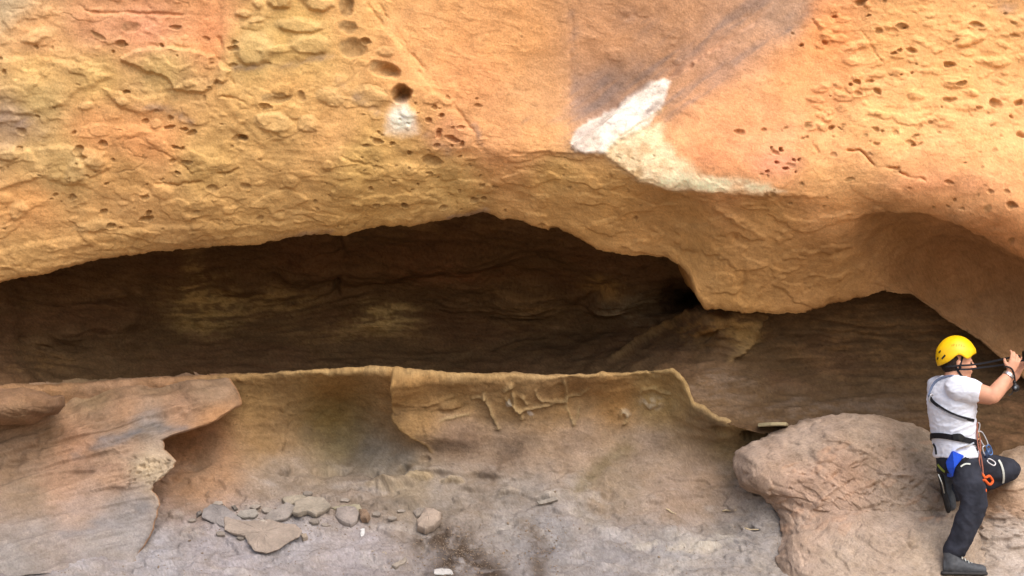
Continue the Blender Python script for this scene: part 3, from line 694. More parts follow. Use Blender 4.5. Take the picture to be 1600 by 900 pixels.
# raised veins under the lip
for pts, w, h in [([(792, 618), (810, 640), (830, 636), (850, 630), (878, 627), (884, 622)], 2.0, .022), ([(810, 640), (812, 652)], 2, .018), ([(800, 610), (805, 632), (812, 638)], 2.0, .02), ([(815, 615), (822, 630)], 1.8, .018), ([(836, 608), (840, 618), (846, 624), (880, 624)], 1.8, .02), ([(884, 593), (885, 618), (880, 630)], 1.9, .022), ([(884, 620), (905, 617), (918, 608)], 1.8, .016),
                  ([(880, 630), (888, 645), (897, 662)], 1.7, .014), ([(905, 636), (900, 655), (897, 662)], 1.7, .014), ([(755, 614), (765, 632), (774, 655), (780, 668)], 2.4, .022), ([(740, 618), (756, 618)], 2, .014), ([(788, 606), (800, 600)], 2.5, .02), ([(1000, 618), (1008, 610), (1020, 606), (1030, 610), (1045, 614)], 2, .018), ([(968, 650), (972, 640), (980, 645), (974, 662)], 2, .015),
                  ([(660, 630), (690, 618), (720, 612)], 3, .015), ([(680, 640), (700, 645), (730, 630)], 3, -.02), ([(690, 655), (710, 650), (735, 645)], 2.5, .012), ([(665, 650), (672, 685)], 3, .015), ([(395, 600), (415, 620), (422, 650), (432, 680), (436, 700)], 4, .02), ([(430, 600), (442, 630), (448, 660), (436, 720)], 4, .015), ([(370, 590), (400, 612)], 4, .015), ([(300, 715), (340, 700), (400, 702)], 3, .012),
                  ([(700, 742), (640, 752), (580, 765)], 6, .03), ([(745, 735), (700, 750), (690, 760)], 4, .02), ([(640, 722), (690, 730), (720, 724)], 5, .025), ([(770, 775), (800, 765), (860, 775)], 4, .014), ([(840, 782), (870, 775)], 3, .014), ([(930, 775), (950, 740), (975, 705)], 6, .02), ([(940, 800), (965, 760), (990, 715)], 5, -.02), ([(1030, 800), (1090, 740), (1125, 680)], 8, .015), ([(900, 810), (930, 790)], 4, -.012), ([(440, 738), (500, 738), (560, 742), (620, 736), (668, 716)], 4, -.06)]:
    if max(p[1] for p in pts) < 672 and w < 2.6:
        keep = Lw.BK; Lw.BK = .6 + .4 * keep
        Lw.crease(pts, w * 1.1, h * 1.5, (192, 164, 112), .45)
        Lw.BK = keep
    else:
        Lw.crease(pts, w, h)
for x, y, rx, ry, h, c in [(1020, 628, 20, 13, .02, None), (975, 645, 8, 8, .01, None), (826, 644, 5, 4, .004, (204, 190, 176)), (796, 626, 4, 8, .01, (200, 190, 170)), (700, 628, 22, 12, .03, None), (610, 756, 52, 10, .05, None), (690, 738, 40, 9, .05, None), (800, 785, 26, 8, .03, None), (640, 786, 26, 8, .03, None), (560, 772, 30, 8, .035, None), (740, 762, 30, 8, .035, None), (480, 752, 30, 7, .03, None), (655, 748, 26, 7, .045, (176, 154, 118)), (600, 762, 34, 7, .04, (166, 146, 118)), (705, 752, 22, 6, .04, (172, 152, 122)), (765, 742, 22, 7, .035, None), (790, 770, 28, 7, .035, (170, 154, 136)), (855, 780, 22, 6, .03, (176, 164, 150)), (900, 745, 26, 8, .02, None), (1010, 852, 22, 6, .02, (184, 174, 160)), (1100, 858, 30, 7, .02, (186, 176, 162))]:
    Lw.knob(x, y, rx, ry, h, 0, .3, c, .7)
for pts, w, c, a in [([(690, 905), (715, 860), (690, 845), (730, 870), (775, 905)], 24, (80, 65, 52), 1.0), ([(655, 850), (690, 840), (720, 850)], 14, (84, 68, 54), .9), ([(820, 830), (850, 860), (840, 895)], 15, (96, 80, 66), .8), ([(765, 745), (790, 720), (810, 700)], 16, (104, 82, 62), .7), ([(690, 700), (730, 705)], 16, (108, 88, 70), .6), ([(900, 770), (940, 730), (980, 700)], 13, (112, 96, 60), .55), ([(560, 790), (640, 795), (700, 800)], 12, (116, 104, 92), .5), ([(905, 800), (930, 815)], 10, (112, 100, 80), .5),
                     ([(1060, 850), (1130, 850), (1100, 870), (1040, 888)], 12, (190, 180, 168), .45), ([(120, 880), (200, 850), (260, 860)], 14, (176, 172, 176), .5), ([(620, 720), (640, 720)], 18, (128, 122, 112), .6), ([(1160, 680), (1195, 684)], 8, (110, 82, 46), .5)]:
    s, d = Lw.line_d(pts, w * 3)
    Lw.tint(s, np.exp(-(d / w) ** 2) * a * sstep(-.6, .1, n_mid[:, s] + .6 * n_fin[:, s]), c)
for x, y, rx, ry, a in [(1018, 630, 22, 16, .6), (975, 645, 10, 10, .5), (1070, 855, 40, 14, .4), (1130, 850, 40, 18, .35)]:
    s, d, _, _ = Lw.ell(x, y, rx, ry)
    Lw.tint(s, sstep(1.2, .2, d) * a * sstep(-.15, .25, n_mid[:, s] + .8 * n_fin[:, s]), (206, 194, 172))
rimm = np.exp(-((PYl - lip[None] - 3) / 4.0) ** 2) * sstep(380, 520, PXl) * sstep(1240, 1200, PXl)
Lw.C = Lw.C * (1 - .55 * rimm[..., None]).astype(np.float32) + (lin((190, 156, 100)) * .55 * rimm[..., None]).astype(np.float32)
Lw.H += 0.012 * rimm * sstep(-.3, .3, fbm(X, Y, Z, 9, 2))
for x, y, rx, ry, h in [(1178, 680, 22, 9, .10), (1205, 770, 14, 10, .1), (1175, 826, 14, 4, .08), (1138, 799, 10, 2.5, .03), (1128, 672, 20, 8, .06)]:
    Lw.pit(x, y, rx, ry, h, .1)
scatter(Lw, 90, 0, 1200, 780, 905, 2, 9, .004, .012, 2.6, 'knob', 14)
scatter(Lw, 50, 640, 1150, 700, 860, 4, 16, .004, .012, 2.6, 'knob', 15)
Lw.C *= (1 + 0.18 * n_mid + .1 * n_big + .06 * swl)[..., None].astype(np.float32)
Lw.H *= 1 - .3 * np.exp(-np.abs(PYl - lip[None]) / 4.0)
Lw.H += .032 * fbm(X * 1.2, Y, Z, 6, 5, .6) * np.exp(-np.abs(PYl - lip[None] - 6) / 14.0)
Lw.C = mottle(mute(Lw.C, .10), X, Y, Z, 1.15, .8, 1.3) * 0.74
shelf = structure(Lw.finish('rock_floor', M_LOW))
shelf['label'] = 'grey dusty sandstone floor rising into a scooped wall under the ledge'
NB = len(bk)


def ground_point(px, py):
    """the built surface of the floor at a place of the photo"""
    c = int(np.clip(np.searchsorted(Lw.cols, px), 1, len(Lw.cols) - 2))
    r = NB + int(np.argmin(np.abs(Lw.PY[NB:, c] - py)))
    return Vector(Lw.F[r, c]), Lw


# ------------------------------------------------------------------ layered slab on the left with its broken right-hand edge
EDG_Y = [560, 584, 590, 605, 622, 632, 640, 654, 670, 680, 687, 703, 712, 720, 730, 741, 755, 766, 779, 790, 802, 825, 847, 856, 900]
EDG_X = [300, 345, 356, 368, 375, 376, 366, 344, 304, 272, 254, 258, 268, 279, 274, 262, 246, 238, 250, 250, 246, 238, 228, 222, 200]
rws = np.concatenate([np.linspace(566, 900, 215)])
uu = np.concatenate([np.linspace(0, 0.28, 14)[:-1], np.linspace(0.28, 1, 240)])
xe = np.interp(rws, EDG_Y, EDG_X) + 2.0 * fbm(rws, rws * 0, rws * 0 + 8.8, .08, 3)
x0 = -160.0
PXv = x0 + (xe[:, None] - x0) * uu[None, :]
PYv = np.broadcast_to(rws[:, None], PXv.shape).copy()
SL_Y = [(-160, 600, .3), (-160, 700, .15), (-160, 900, -.6), (0, 600, .5), (0, 650, .3), (0, 700, .22), (0, 800, -.08), (0, 900, -.5), (100, 598, .75), (100, 620, .52), (100, 660, .36), (100, 730, .2), (100, 800, -.06), (100, 900, -.46), (200, 592, .8), (200, 610, .48), (200, 650, .22), (200, 700, .1), (200, 760, .02), (200, 840, -.12), (200, 900, -.36), (300, 586, .8), (300, 600, .42), (300, 640, .2), (300, 665, .12), (355, 588, .45), (372, 630, .26), (255, 690, .08), (245, 760, -.02), (230, 840, -.1), (120, 566, 1.6), (300, 566, 1.6), (-100, 566, 1.2)]
Yv = tps(SL_Y, PXv, PYv)
e = (xe[:, None] - PXv)
Yv = Yv + 0.03 * (1 - np.clip(e / 8, 0, 1)) ** 2
S = Relief(np.linspace(-160, 380, PXv.shape[1]), PXv, PYv, Yv)
# the broken face turns back into the rock
NBK = 26
bx = np.linspace(0, 1, NBK + 1)[1:]
wx = xe[:, None] - (26 * sstep(0, .35, bx))[None, :]
wy = Yv[:, -1:] + (0.75 * bx ** 1.2)[None, :]
a, b, c = W(wx, rws[:, None] + 0 * wx, wy)
S.P = np.concatenate([S.P, np.stack([a, b, c], -1)], axis=1)
S.PX = np.concatenate([PXv, wx + 1000 * 0], axis=1); S.PY = np.broadcast_to(rws[:, None], S.PX.shape).copy()
S.H = np.zeros(S.PX.shape); S.C = np.zeros(S.PX.shape + (3,), np.float32)
S.warp(5, .03, 9.0)
S.sl = lambda p, q: slice(0, S.PX.shape[1])
X, Y, Z = S.P[..., 0], S.P[..., 1], S.P[..., 2]
SC = [(0, 720, (160, 126, 92)), (60, 680, (160, 124, 88)), (150, 610, (150, 120, 80)), (250, 605, (160, 124, 86)), (330, 610, (152, 122, 92)), (200, 640, (176, 132, 92)), (280, 640, (172, 130, 94)), (120, 700, (176, 130, 94)), (230, 665, (136, 124, 114)), (200, 700, (168, 134, 104)), (180, 745, (178, 138, 104)), (100, 760, (180, 138, 104)), (230, 730, (190, 166, 130)), (40, 780, (150, 124, 98)), (200, 790, (150, 138, 130)), (120, 800, (166, 140, 122)), (60, 840, (154, 140, 130)), (150, 850, (152, 142, 136)), (20, 880, (150, 140, 132)), (200, 830, (150, 142, 138)), (340, 660, (184, 130, 76))]
S.C = idw(SC, S.QX, S.QY, 20, 1.8)
n_big = fbm(X, Y, Z + 4, 1.8, 4); n_mid = fbm(X * .7, Y, Z * 1.6, 6, 4); n_fin = fbm(X, Y, Z, 20, 3)
# bedding rising to the right
lay = fbm(X * .35, Y * .5, (Z - .28 * X) * 3.2 + .15 * n_big, 5.0, 4, ridged=True)
stp = fbm(X * .3 + 2, Y * .4, (Z - .25 * X) * 2.6, 4.0, 2)
S.H += .035 * n_big + .013 * n_mid + .004 * n_fin + (.02 * lay + .02 * sstep(.0, .12, stp)) * np.clip(np.concatenate([e, 0 * wx], axis=1) / 45.0, .25, 1)
for pts, w, h in [([(0, 735), (50, 700), (90, 670), (112, 640), (104, 604)], 18, -.06), ([(20, 880), (60, 855), (100, 858)], 2.5, -.025), ([(200, 745), (240, 715), (262, 725)], 3, .012), ([(130, 660), (220, 625), (290, 640)], 5, .02), ([(60, 765), (150, 720), (240, 680)], 5, .015), ([(230, 655), (290, 650)], 4, -.02), ([(270, 612), (285, 610)], 3, -.02)]:
    S.crease(pts, w, h)
for i in range(46):
    g = random.Random(i + 900)
    S.pit(g.uniform(200, 262), g.uniform(715, 762), g.uniform(1.8, 3.4), g.uniform(1.5, 2.6), g.uniform(.01, .025))
for pts, w, c, a in [([(120, 715), (190, 690), (250, 662)], 8, (112, 110, 112), .55), ([(160, 690), (240, 672), (290, 668)], 5, (110, 112, 118), .5), ([(120, 640), (200, 615), (320, 612)], 5, (120, 96, 68), .5), ([(100, 840), (180, 810), (230, 790)], 10, (120, 118, 120), .5), ([(60, 760), (120, 740), (200, 725)], 4, (140, 104, 80), .5)]:
    s, d = S.line_d(pts, 1e4)
    S.tint(s, np.exp(-(d / w) ** 2) * a * sstep(-.4, .2, n_mid[:, s]), c)
S.tint(slice(PXv.shape[1] - 2, S.PX.shape[1]), np.full((S.PX.shape[0], NBK + 2), .7), (186, 132, 78))
S.C *= (1 + .18 * n_mid + .1 * lay)[..., None].astype(np.float32)
S.C = mottle(mute(S.C, .18), X, Y, Z, .9, .6, 1.5) * .74
slab = S.finish('rock_ledge', M_LOW, cull=S.PY < np.interp(S.PX, [-200, 0, 100, 250, 345, 360], [612, 603, 597, 589, 584, 586]))
thing(slab, 'layered pinkish tan sandstone ledge at left with a jagged broken edge facing right', 'rock ledge')


# ------------------------------------------------------------------ rounded rock masses
def boulder(name, outline, ctr, Yc, bulge, back, colc, gain, mat, seed, relief=1.0, nA=420, nR=150, pw=2.4, tilt=0.0):
    o = np.array(outline, float)
    o = np.concatenate([o, o[:1]])
    seg = np.hypot(*np.diff(o, axis=0).T); L = np.concatenate([[0], np.cumsum(seg)])
    t = np.linspace(0, L[-1], nA + 1)[:-1]
    ox = np.interp(t, L, o[:, 0]); oy = np.interp(t, L, o[:, 1])
    for _ in range(3):
        ox = (np.roll(ox, 1) + 2 * ox + np.roll(ox, -1)) / 4; oy = (np.roll(oy, 1) + 2 * oy + np.roll(oy, -1)) / 4
    rr = np.linspace(0.0, 1, nR) ** .75
    front = ctr[0] + (ox[None] - ctr[0]) * rr[:, None], ctr[1] + (oy[None] - ctr[1]) * rr[:, None]
    Yf = Yc - bulge * np.clip(1 - rr ** pw, 0, 1)[:, None] ** .75 + 0 * front[0]
    rb = np.linspace(1, 0.3, 40)[1:]
    bk_ = ctr[0] + (ox[None] - ctr[0]) * rb[:, None], ctr[1] + (oy[None] - ctr[1]) * rb[:, None]
    Yb = Yc + back * np.clip(1 - rb ** 2, 0, 1)[:, None] ** .6 + 0 * bk_[0]
    PX = np.concatenate([front[0], bk_[0]]); PY = np.concatenate([front[1], bk_[1]]); YY = np.concatenate([Yf, Yb])
    YY = YY - tilt * np.where(PY > ctr[1], PY - ctr[1], 0.12 * (PY - ctr[1])) / 100.0
    B = Relief(np.arange(nA), PX, PY, YY)
    B.sl = lambda p, q: slice(0, nA)
    B.warp(6, .03, seed)
    X, Y, Z = B.P[..., 0] + seed, B.P[..., 1], B.P[..., 2]
    B.C = idw(colc, B.QX, B.QY, 20, 1.8)
    n1 = fbm(X, Y, Z, 1.9, 4); n2 = fbm(X * .8, Y, Z * 1.3 + .3 * X, 6, 4); n3 = fbm(X, Y, Z, 19, 3)
    st = fbm(X * .7 - .5 * Z, Y * .6, Z * 1.4 + .6 * X, 5.0, 3)
    B.H += relief * (.06 * n1 + .010 * n2 + .004 * n3 + .014 * sstep(-.02, .08, st) + .012 * fbm(X * .8, Y, Z * 1.2, 2.6, 3, .55, True) + .006 * sstep(.0, .06, fbm(X * 1.1 + Z, Y, Z * 1.6 + .5 * X, 9.0, 3)))
    B.n2 = n2; B.n3 = n3
    B.C *= (1 + .2 * n2 + .12 * n3)[..., None].astype(np.float32)
    B.C = mottle(mute(B.C, .32), X, Y, Z) * gain
    return B


def close_boulder(B, name, mat):
    n = B.normals()
    # the grid closes on itself sideways
    du = (np.roll(B.P, -1, axis=1) - np.roll(B.P, 1, axis=1)); dv = np.gradient(B.P, axis=0)
    n = np.cross(dv, du); n /= (np.linalg.norm(n, axis=2, keepdims=True) + 1e-9)
    if n[20, :, 1].mean() > 0:
        n = -n; fl = True
    else:
        fl = False
    n[0] = n[3].mean(axis=0)
    B.H[0:2] = B.H[2].mean()
    F = B.P + n * B.H[..., None]
    B.F = F
    return grid_object(name, F, B.C, mat, fl, wrap=True)


BO = [(1150, 726), (1156, 706), (1178, 694), (1200, 686), (1222, 672), (1258, 657), (1300, 649), (1350, 651), (1400, 658), (1440, 668), (1475, 688), (1510, 722), (1545, 770), (1565, 840), (1555, 910), (1500, 950), (1400, 968), (1300, 965), (1245, 945), (1222, 900), (1216, 862), (1222, 830), (1216, 806), (1204, 784), (1192, 766), (1172, 760), (1156, 748)]
BC = [(1180, 720, (166, 138, 114)), (1260, 690, (170, 142, 116)), (1350, 680, (166, 138, 110)), (1440, 700, (150, 126, 98)), (1250, 760, (176, 136, 104)), (1320, 740, (184, 140, 104)), (1400, 750, (166, 140, 116)), (1300, 790, (182, 144, 114)), (1400, 820, (176, 148, 122)), (1250, 840, (178, 146, 118)), (1320, 870, (176, 150, 124)), (1450, 860, (176, 150, 122)), (1440, 780, (158, 134, 110)), (1390, 720, (160, 126, 92)), (1200, 740, (176, 140, 108))]
B = boulder('boulder', BO, (1345, 800), .14, .26, .9, BC, .86, M_BLD, 3.0, tilt=.40, pw=4.0)
for pts, w, h in [([(1300, 745), (1320, 728), (1335, 742)], 3, -.02), ([(1335, 765), (1370, 748), (1420, 742)], 4, .02), ([(1340, 800), (1400, 780), (1460, 745)], 4, -.025), ([(1240, 760), (1262, 752)], 4, -.02), ([(1300, 895), (1350, 850), (1400, 830)], 3, -.022), ([(1400, 868), (1440, 845)], 4, -.025), ([(1325, 670), (1322, 690)], 2, .008), ([(1270, 800), (1290, 775), (1310, 760)], 4, .02), ([(1380, 760), (1400, 735)], 5, -.02), ([(1260, 860), (1300, 830)], 4, .012), ([(1400, 690), (1440, 690), (1455, 710)], 5, -.02)]:
    B.crease(pts, w, h)
g = random.Random(55)
for i in range(110):
    x = g.uniform(1230, 1490); y = g.uniform(655, 900)
    k_ = 1.0 if (y < 790) else .5
    B.pit(x, y, g.uniform(2, 8), g.uniform(1.5, 4), g.uniform(.006, .02) * k_, g.uniform(-.9, -.2))
for i in range(34):
    B.knob(g.uniform(1220, 1480), g.uniform(670, 830), g.uniform(6, 18), g.uniform(3, 8), g.uniform(.004, .012), g.uniform(-.7, -.2), .25, (186, 140, 106), .15)
big = close_boulder(B, 'boulder', M_BLD)
thing(big, 'large rounded tan boulder with a pitted face behind the crouching climber', 'boulder')
KO = [(-60, 640), (-40, 618), (0, 610), (40, 608), (66, 614), (84, 622), (100, 618), (103, 634), (92, 648), (70, 652), (50, 662), (20, 660), (-20, 664), (-55, 660)]
K = boulder('boulder', KO, (20, 636), .06, .32, .5, [(0, 630, (180, 126, 70)), (60, 630, (176, 124, 70)), (90, 632, (164, 116, 68)), (20, 655, (190, 140, 80))], .56, M_BLD, 8.0, .4, 200, 70, pw=2.0)
kn = close_boulder(K, 'boulder', M_BLD)
thing(kn, 'small rounded ochre rock knob at the far left under the cave mouth', 'boulder')

# ------------------------------------------------------------------ the rest of the cliff and the ground before it
def rough_box(bm, x0, x1, y0, y1, z0, z1, n=14):
    r = bmesh.ops.create_cube(bm, size=1.0)
    for v in r['verts']:
        v.co = Vector(((x0 + x1) / 2 + v.co.x * (x1 - x0), (y0 + y1) / 2 + v.co.y * (y1 - y0), (z0 + z1) / 2 + v.co.z * (z1 - z0)))
    es = list({e for v in r['verts'] for e in v.link_edges})
    bmesh.ops.subdivide_edges(bm, edges=es, cuts=n, use_grid_fill=True)


bm = bmesh.new()
rough_box(bm, -13, 13, 3.3, 9, -1.5, 10)
co = np.array([v.co[:] for v in bm.verts])
d = .35 * fbm(co[:, 0], co[:, 1], co[:, 2], .35, 4)
for v, k_ in zip(bm.verts, d):
    v.co.y += float(k_) * .6; v.co.x += float(k_)
me = bpy.data.meshes.new('cliff'); bm.to_mesh(me); bm.free(); me.materials.append(M_CLIFF)
cl = bpy.data.objects.new('cliff', me); COL.objects.link(cl); structure(cl)
for nm, b in (('cliff_side', (-14, -5.6, .5, 8, -1.5, 10)), ('cliff_side', (6.2, 14, .4, 8, -1.5, 10)), ('cliff_top', (-13, 13, -1.1, 8, 6.6, 11))):
    bm = bmesh.new(); rough_box(bm, *b, n=24)
    co = np.array([v.co[:] for v in bm.verts]); d = .5 * fbm(co[:, 0], co[:, 1] + 5, co[:, 2], .5, 5)
    for v, k_ in zip(bm.verts, d):
        v.co.y -= float(k_)
    me = bpy.data.meshes.new(nm); bm.to_mesh(me); bm.free(); me.materials.append(M_CLIFF)
    for p in me.polygons:
        p.use_smooth = True
    o = bpy.data.objects.new(nm, me); COL.objects.link(o); structure(o)
gx = np.concatenate([-np.geomspace(6, 900, 26)[::-1], np.linspace(-5, 5, 30), np.geomspace(6, 900, 26)])
gy = np.concatenate([-np.geomspace(9, 900, 30)[::-1], np.linspace(-8.5, 3, 34)])
GX, GY = np.meshgrid(gx, gy[::-1])
GZ = -.16 + .05 * fbm(GX, GY, GX * 0, .5, 4) * np.clip(1, 0, 1)
gob = grid_object('ground', np.stack([GX, GY, GZ], -1), None, M_EARTH)
structure(gob)
#@@OBJECTS
# ------------------------------------------------------------------ loose slabs and stones on the floor
def lw_y(px, py):
    p, _ = ground_point(px, py)
    return p


def stone(name, outline, thick, col, seed, lift=0.0, rough=.004, dome=0.0, tipx=0.0):
    """a broken plate of sandstone: outline given where it lies, real thickness, chipped rim"""
    cx = sum(p[0] for p in outline) / len(outline); cy = sum(p[1] for p in outline) / len(outline)
    # plane through the ground below
    pts = [lw_y(x, y) for x, y in outline] + [lw_y(cx, cy)]
    A = np.array([[p.x, p.y, 1] for p in pts]); zz = np.array([p.z for p in pts])
    A2 = np.array([[p.x, p.z, 1] for p in pts]); yy = np.array([p.y for p in pts])
    co = np.linalg.lstsq(A2, yy, rcond=None)[0]           # y = a x + b z + c
    a_, b_ = float(np.clip(co[0], -1.5, 1.5)), float(np.clip(co[1], .6, 3.2))
    c0 = lw_y(cx, cy)
    nrm = Vector((a_, -1, b_)).normalized()
    if nrm.z < 0:
        nrm = -nrm

    def on(px, py):
        d = Vector(((px - 800) / FOC, 1, (HOR - py) / FOC))
        o = Vector((0, CAMY, CAMZ))
        t = (c0 - o).dot(nrm) / d.dot(nrm)
        return o + d * t
    g = random.Random(seed)
    # resample the outline with chips
    P = []
    n = len(outline)
    for i in range(n):
        x0, y0 = outline[i]; x1, y1 = outline[(i + 1) % n]
        L = math.hypot(x1 - x0, y1 - y0); m = max(1, int(L / 3.5))
        for k in range(m):
            t = k / m
            j = 0.9 if k else 0.0
            P.append((x0 + (x1 - x0) * t + g.uniform(-j, j), y0 + (y1 - y0) * t + g.uniform(-j, j) * .6))
    rings = [(.96, lift * .4 - (.012 if lift == 0 else 0)), (1.0, thick * .12 + lift), (1.015, thick * .5 + lift), (0.99, thick * .85 + lift), (0.95, thick + lift), (.8, thick * 1.02 + lift + dome * .5), (.55, thick * 1.05 + lift + dome * .85), (.25, thick * 1.05 + lift + dome)]
    me = bpy.data.meshes.new(name)
    vs_, fs_ = [], []
    m = len(P)
    for q, (sc_, h) in enumerate(rings):
        for (x, y) in P:
            w = on(cx + (x - cx) * sc_, cy + (y - cy) * sc_)
            hh = h + (g.uniform(-1, 1) * rough if 1 < q else 0) + tipx * (x - cx)
            vs_.append(w + nrm * hh)
    for q in range(len(rings) - 1):
        for i in range(m):
            fs_.append((q * m + i, q * m + (i + 1) % m, (q + 1) * m + (i + 1) % m, (q + 1) * m + i))
    vs_.append(on(cx, cy) + nrm * (thick * 1.05 + lift + dome))
    t = len(vs_) - 1; q = len(rings) - 1
    for i in range(m):
        fs_.append((q * m + i, q * m + (i + 1) % m, t))
    fs_.append(tuple(range(m))[::-1])
    me.from_pydata([v[:] for v in vs_], [], fs_)
    bm = bmesh.new(); bm.from_mesh(me); bmesh.ops.recalc_face_normals(bm, faces=bm.faces); bm.to_mesh(me); bm.free()
    co = np.array([v.co[:] for v in me.vertices])
    n2 = fbm(co[:, 0] + seed, co[:, 1], co[:, 2], 9, 3)
    C = np.ones((len(co), 4), np.float32)
    C[:, :3] = lin(col)[None] * (1 + .35 * n2)[:, None] * .66
    at = me.attributes.new('Col', 'FLOAT_COLOR', 'POINT'); at.data.foreach_set('color', C.reshape(-1))
    me.materials.append(M_SLAB)
    ob = bpy.data.objects.new(name, me); COL.objects.link(ob)
    return ob


GR = 'broken sandstone pieces lying on the cave floor'
for nm, out, th, col, sd, lift, dome, lab, cat in [
    ('rock_slab', [(352, 812), (380, 820), (402, 818), (420, 816), (440, 822), (462, 824), (472, 834), (468, 842), (452, 850), (436, 862), (416, 868), (398, 864), (388, 852), (384, 842), (366, 838), (352, 832)], .016, (176, 160, 146), 1, .016, .004, 'largest flat buff sandstone slab, its lobed front edge pointing down right', 'rock slab'),
    ('rock_slab', [(318, 800), (330, 791), (352, 794), (368, 806), (378, 814), (372, 824), (350, 826), (330, 818), (316, 811)], .012, (160, 152, 148), 2, .010, .0, 'flat grey slab at the left end of the rubble pile', 'rock slab'),
    ('rock_slab', [(376, 802), (400, 799), (404, 806), (398, 812), (378, 812), (370, 808)], .014, (170, 162, 152), 3, .012, .0, 'narrow pale slab lying across the back of the rubble pile', 'rock slab'),
    ('rock_slab', [(420, 806), (436, 797), (448, 790), (466, 796), (458, 806), (446, 816), (424, 820), (412, 815)], .014, (162, 152, 144), 4, .02, .0, 'tilted grey slab in the middle of the rubble pile', 'rock slab'),
    ('rock_slab', [(462, 790), (484, 783), (508, 786), (518, 797), (508, 804), (494, 812), (480, 806), (466, 810), (458, 808)], .024, (170, 158, 142), 5, .022, .0, 'thick slab with a ragged bright broken front edge', 'rock slab'),
    ('rock_slab', [(440, 784), (452, 780), (470, 778), (480, 782), (466, 790), (448, 794)], .03, (170, 158, 140), 6, .004, .0, 'small rough pale fragment at the very back of the pile', 'rock slab'),
    ('rock_slab', [(518, 796), (540, 792), (562, 791), (566, 798), (560, 802), (530, 800)], .02, (170, 160, 136), 7, .0, .0, 'thin slab lying behind the squarish rubble block', 'rock slab'),
    ('stone', [(526, 800), (540, 797), (556, 798), (563, 808), (558, 820), (548, 826), (534, 821), (524, 812)], .04, (166, 154, 146), 8, .0, .01, 'squarish grey block at the right end of the rubble pile', 'stone'),
    ('stone', [(563, 801), (574, 801), (579, 808), (574, 815), (565, 815)], .035, (160, 134, 112), 9, .0, .012, 'small brown stone touching the squarish grey block', 'stone'),
    ('stone', [(651, 820), (660, 808), (664, 800), (678, 801), (690, 808), (688, 820), (678, 829), (664, 834), (652, 829)], .05, (182, 164, 148), 10, .0, .02, 'lone rounded pale stone beside the dark soil patch', 'stone'),
    ('stone', [(645, 804), (654, 798), (664, 800), (660, 808), (650, 812)], .03, (166, 154, 142), 11, .0, .01, 'small grey stone leaning on the lone pale stone', 'stone'),
    ('rock_chip', [(404, 822), (412, 818), (422, 825), (418, 829), (408, 826)], .016, (190, 178, 164), 12, .03, .0, 'pale chip lying on top of the largest flat slab', 'rock chip'),
    ('rock_chip', [(566, 861), (580, 862), (604, 864), (605, 868), (588, 869), (570, 866)], .014, (178, 164, 148), 13, .0, .0, 'long thin pale flake on bare floor below the rubble', 'rock chip'),
    ('rock_chip', [(612, 884), (626, 878), (636, 870), (640, 872), (632, 882), (618, 888)], .014, (174, 162, 148), 14, .0, .0, 'slanting thin flake left of the dark soil patch', 'rock chip'),
    ('rock_chip', [(563, 828), (570, 827), (569, 838), (564, 840)], .012, (222, 220, 218), 15, .0, .0, 'tiny bright white chip below the squarish block', 'rock chip'),
    ('rock_chip', [(678, 893), (690, 891), (706, 894), (708, 899), (690, 901), (678, 899)], .018, (220, 216, 212), 16, .0, .0, 'white flat chip in the dark soil at the bottom edge', 'rock chip'),
    ('rock_chip', [(306, 803), (312, 801), (314, 806), (308, 808)], .02, (130, 122, 116), 17, .0, .0, 'small dark chip left of the grey slab', 'rock chip'),
    ('rock_chip', [(362, 793), (368, 791), (372, 797), (367, 799)], .018, (126, 118, 110), 18, .0, .0, 'small dark chip behind the rubble pile', 'rock chip'),
    ('rock_chip', [(470, 838), (478, 836), (481, 842), (474, 844)], .018, (180, 164, 146), 19, .0, .0, 'small buff chip at the right tip of the largest slab', 'rock chip'),
    ('rock_chip', [(838, 784), (868, 778), (872, 782), (852, 788), (842, 789)], .016, (172, 162, 150), 20, .0, .0, 'pale flake on the slope below the vein pattern', 'rock chip')]:
    o = stone(nm, out, th, col, sd, lift, .003, dome)
    thing(o, lab, cat, GR)
g = random.Random(31)
for q, (x, y, rx, ry, lab) in enumerate([(342, 788, 10, 4, 'pale flake behind the grey slab at the left end'), (398, 793, 9, 4, 'thin grey flake behind the narrow pale slab'), (418, 800, 11, 5, 'grey flake wedged between the narrow slab and the tilted slab'), (492, 818, 9, 4, 'small buff flake in front of the thick ragged slab'), (508, 823, 7, 3, 'tiny flake left of the squarish block'), (345, 836, 10, 4, 'flat flake touching the left side of the largest slab'), (376, 842, 7, 3.5, 'small flake under the left rim of the largest slab'), (588, 806, 9, 4, 'flat grey flake right of the small brown stone'), (612, 812, 8, 3, 'thin flake midway to the lone pale stone'), (480, 774, 9, 3.5, 'small flake at the foot of the scooped wall'), (540, 783, 10, 4, 'pale flake above the squarish block'), (626, 800, 7, 3, 'small flake just left of the lone stones'), (300, 815, 7, 3, 'small flake left of all the slabs'), (455, 832, 8, 3.5, 'chip resting on the right half of the largest slab')]):
    n_ = g.randint(5, 7); a0 = g.uniform(0, 6)
    out = [(x + rx * math.cos(a0 + 2 * math.pi * k / n_) * g.uniform(.7, 1.15), y + ry * math.sin(a0 + 2 * math.pi * k / n_) * g.uniform(.7, 1.15)) for k in range(n_)]
    o = stone('rock_chip', out, g.uniform(.009, .018), tuple(g.uniform(150, 178) * np.array([1, .93, .86])), 60 + q, .008 if q != 13 else .03, .002, 0)
    thing(o, lab, 'rock chip', GR)
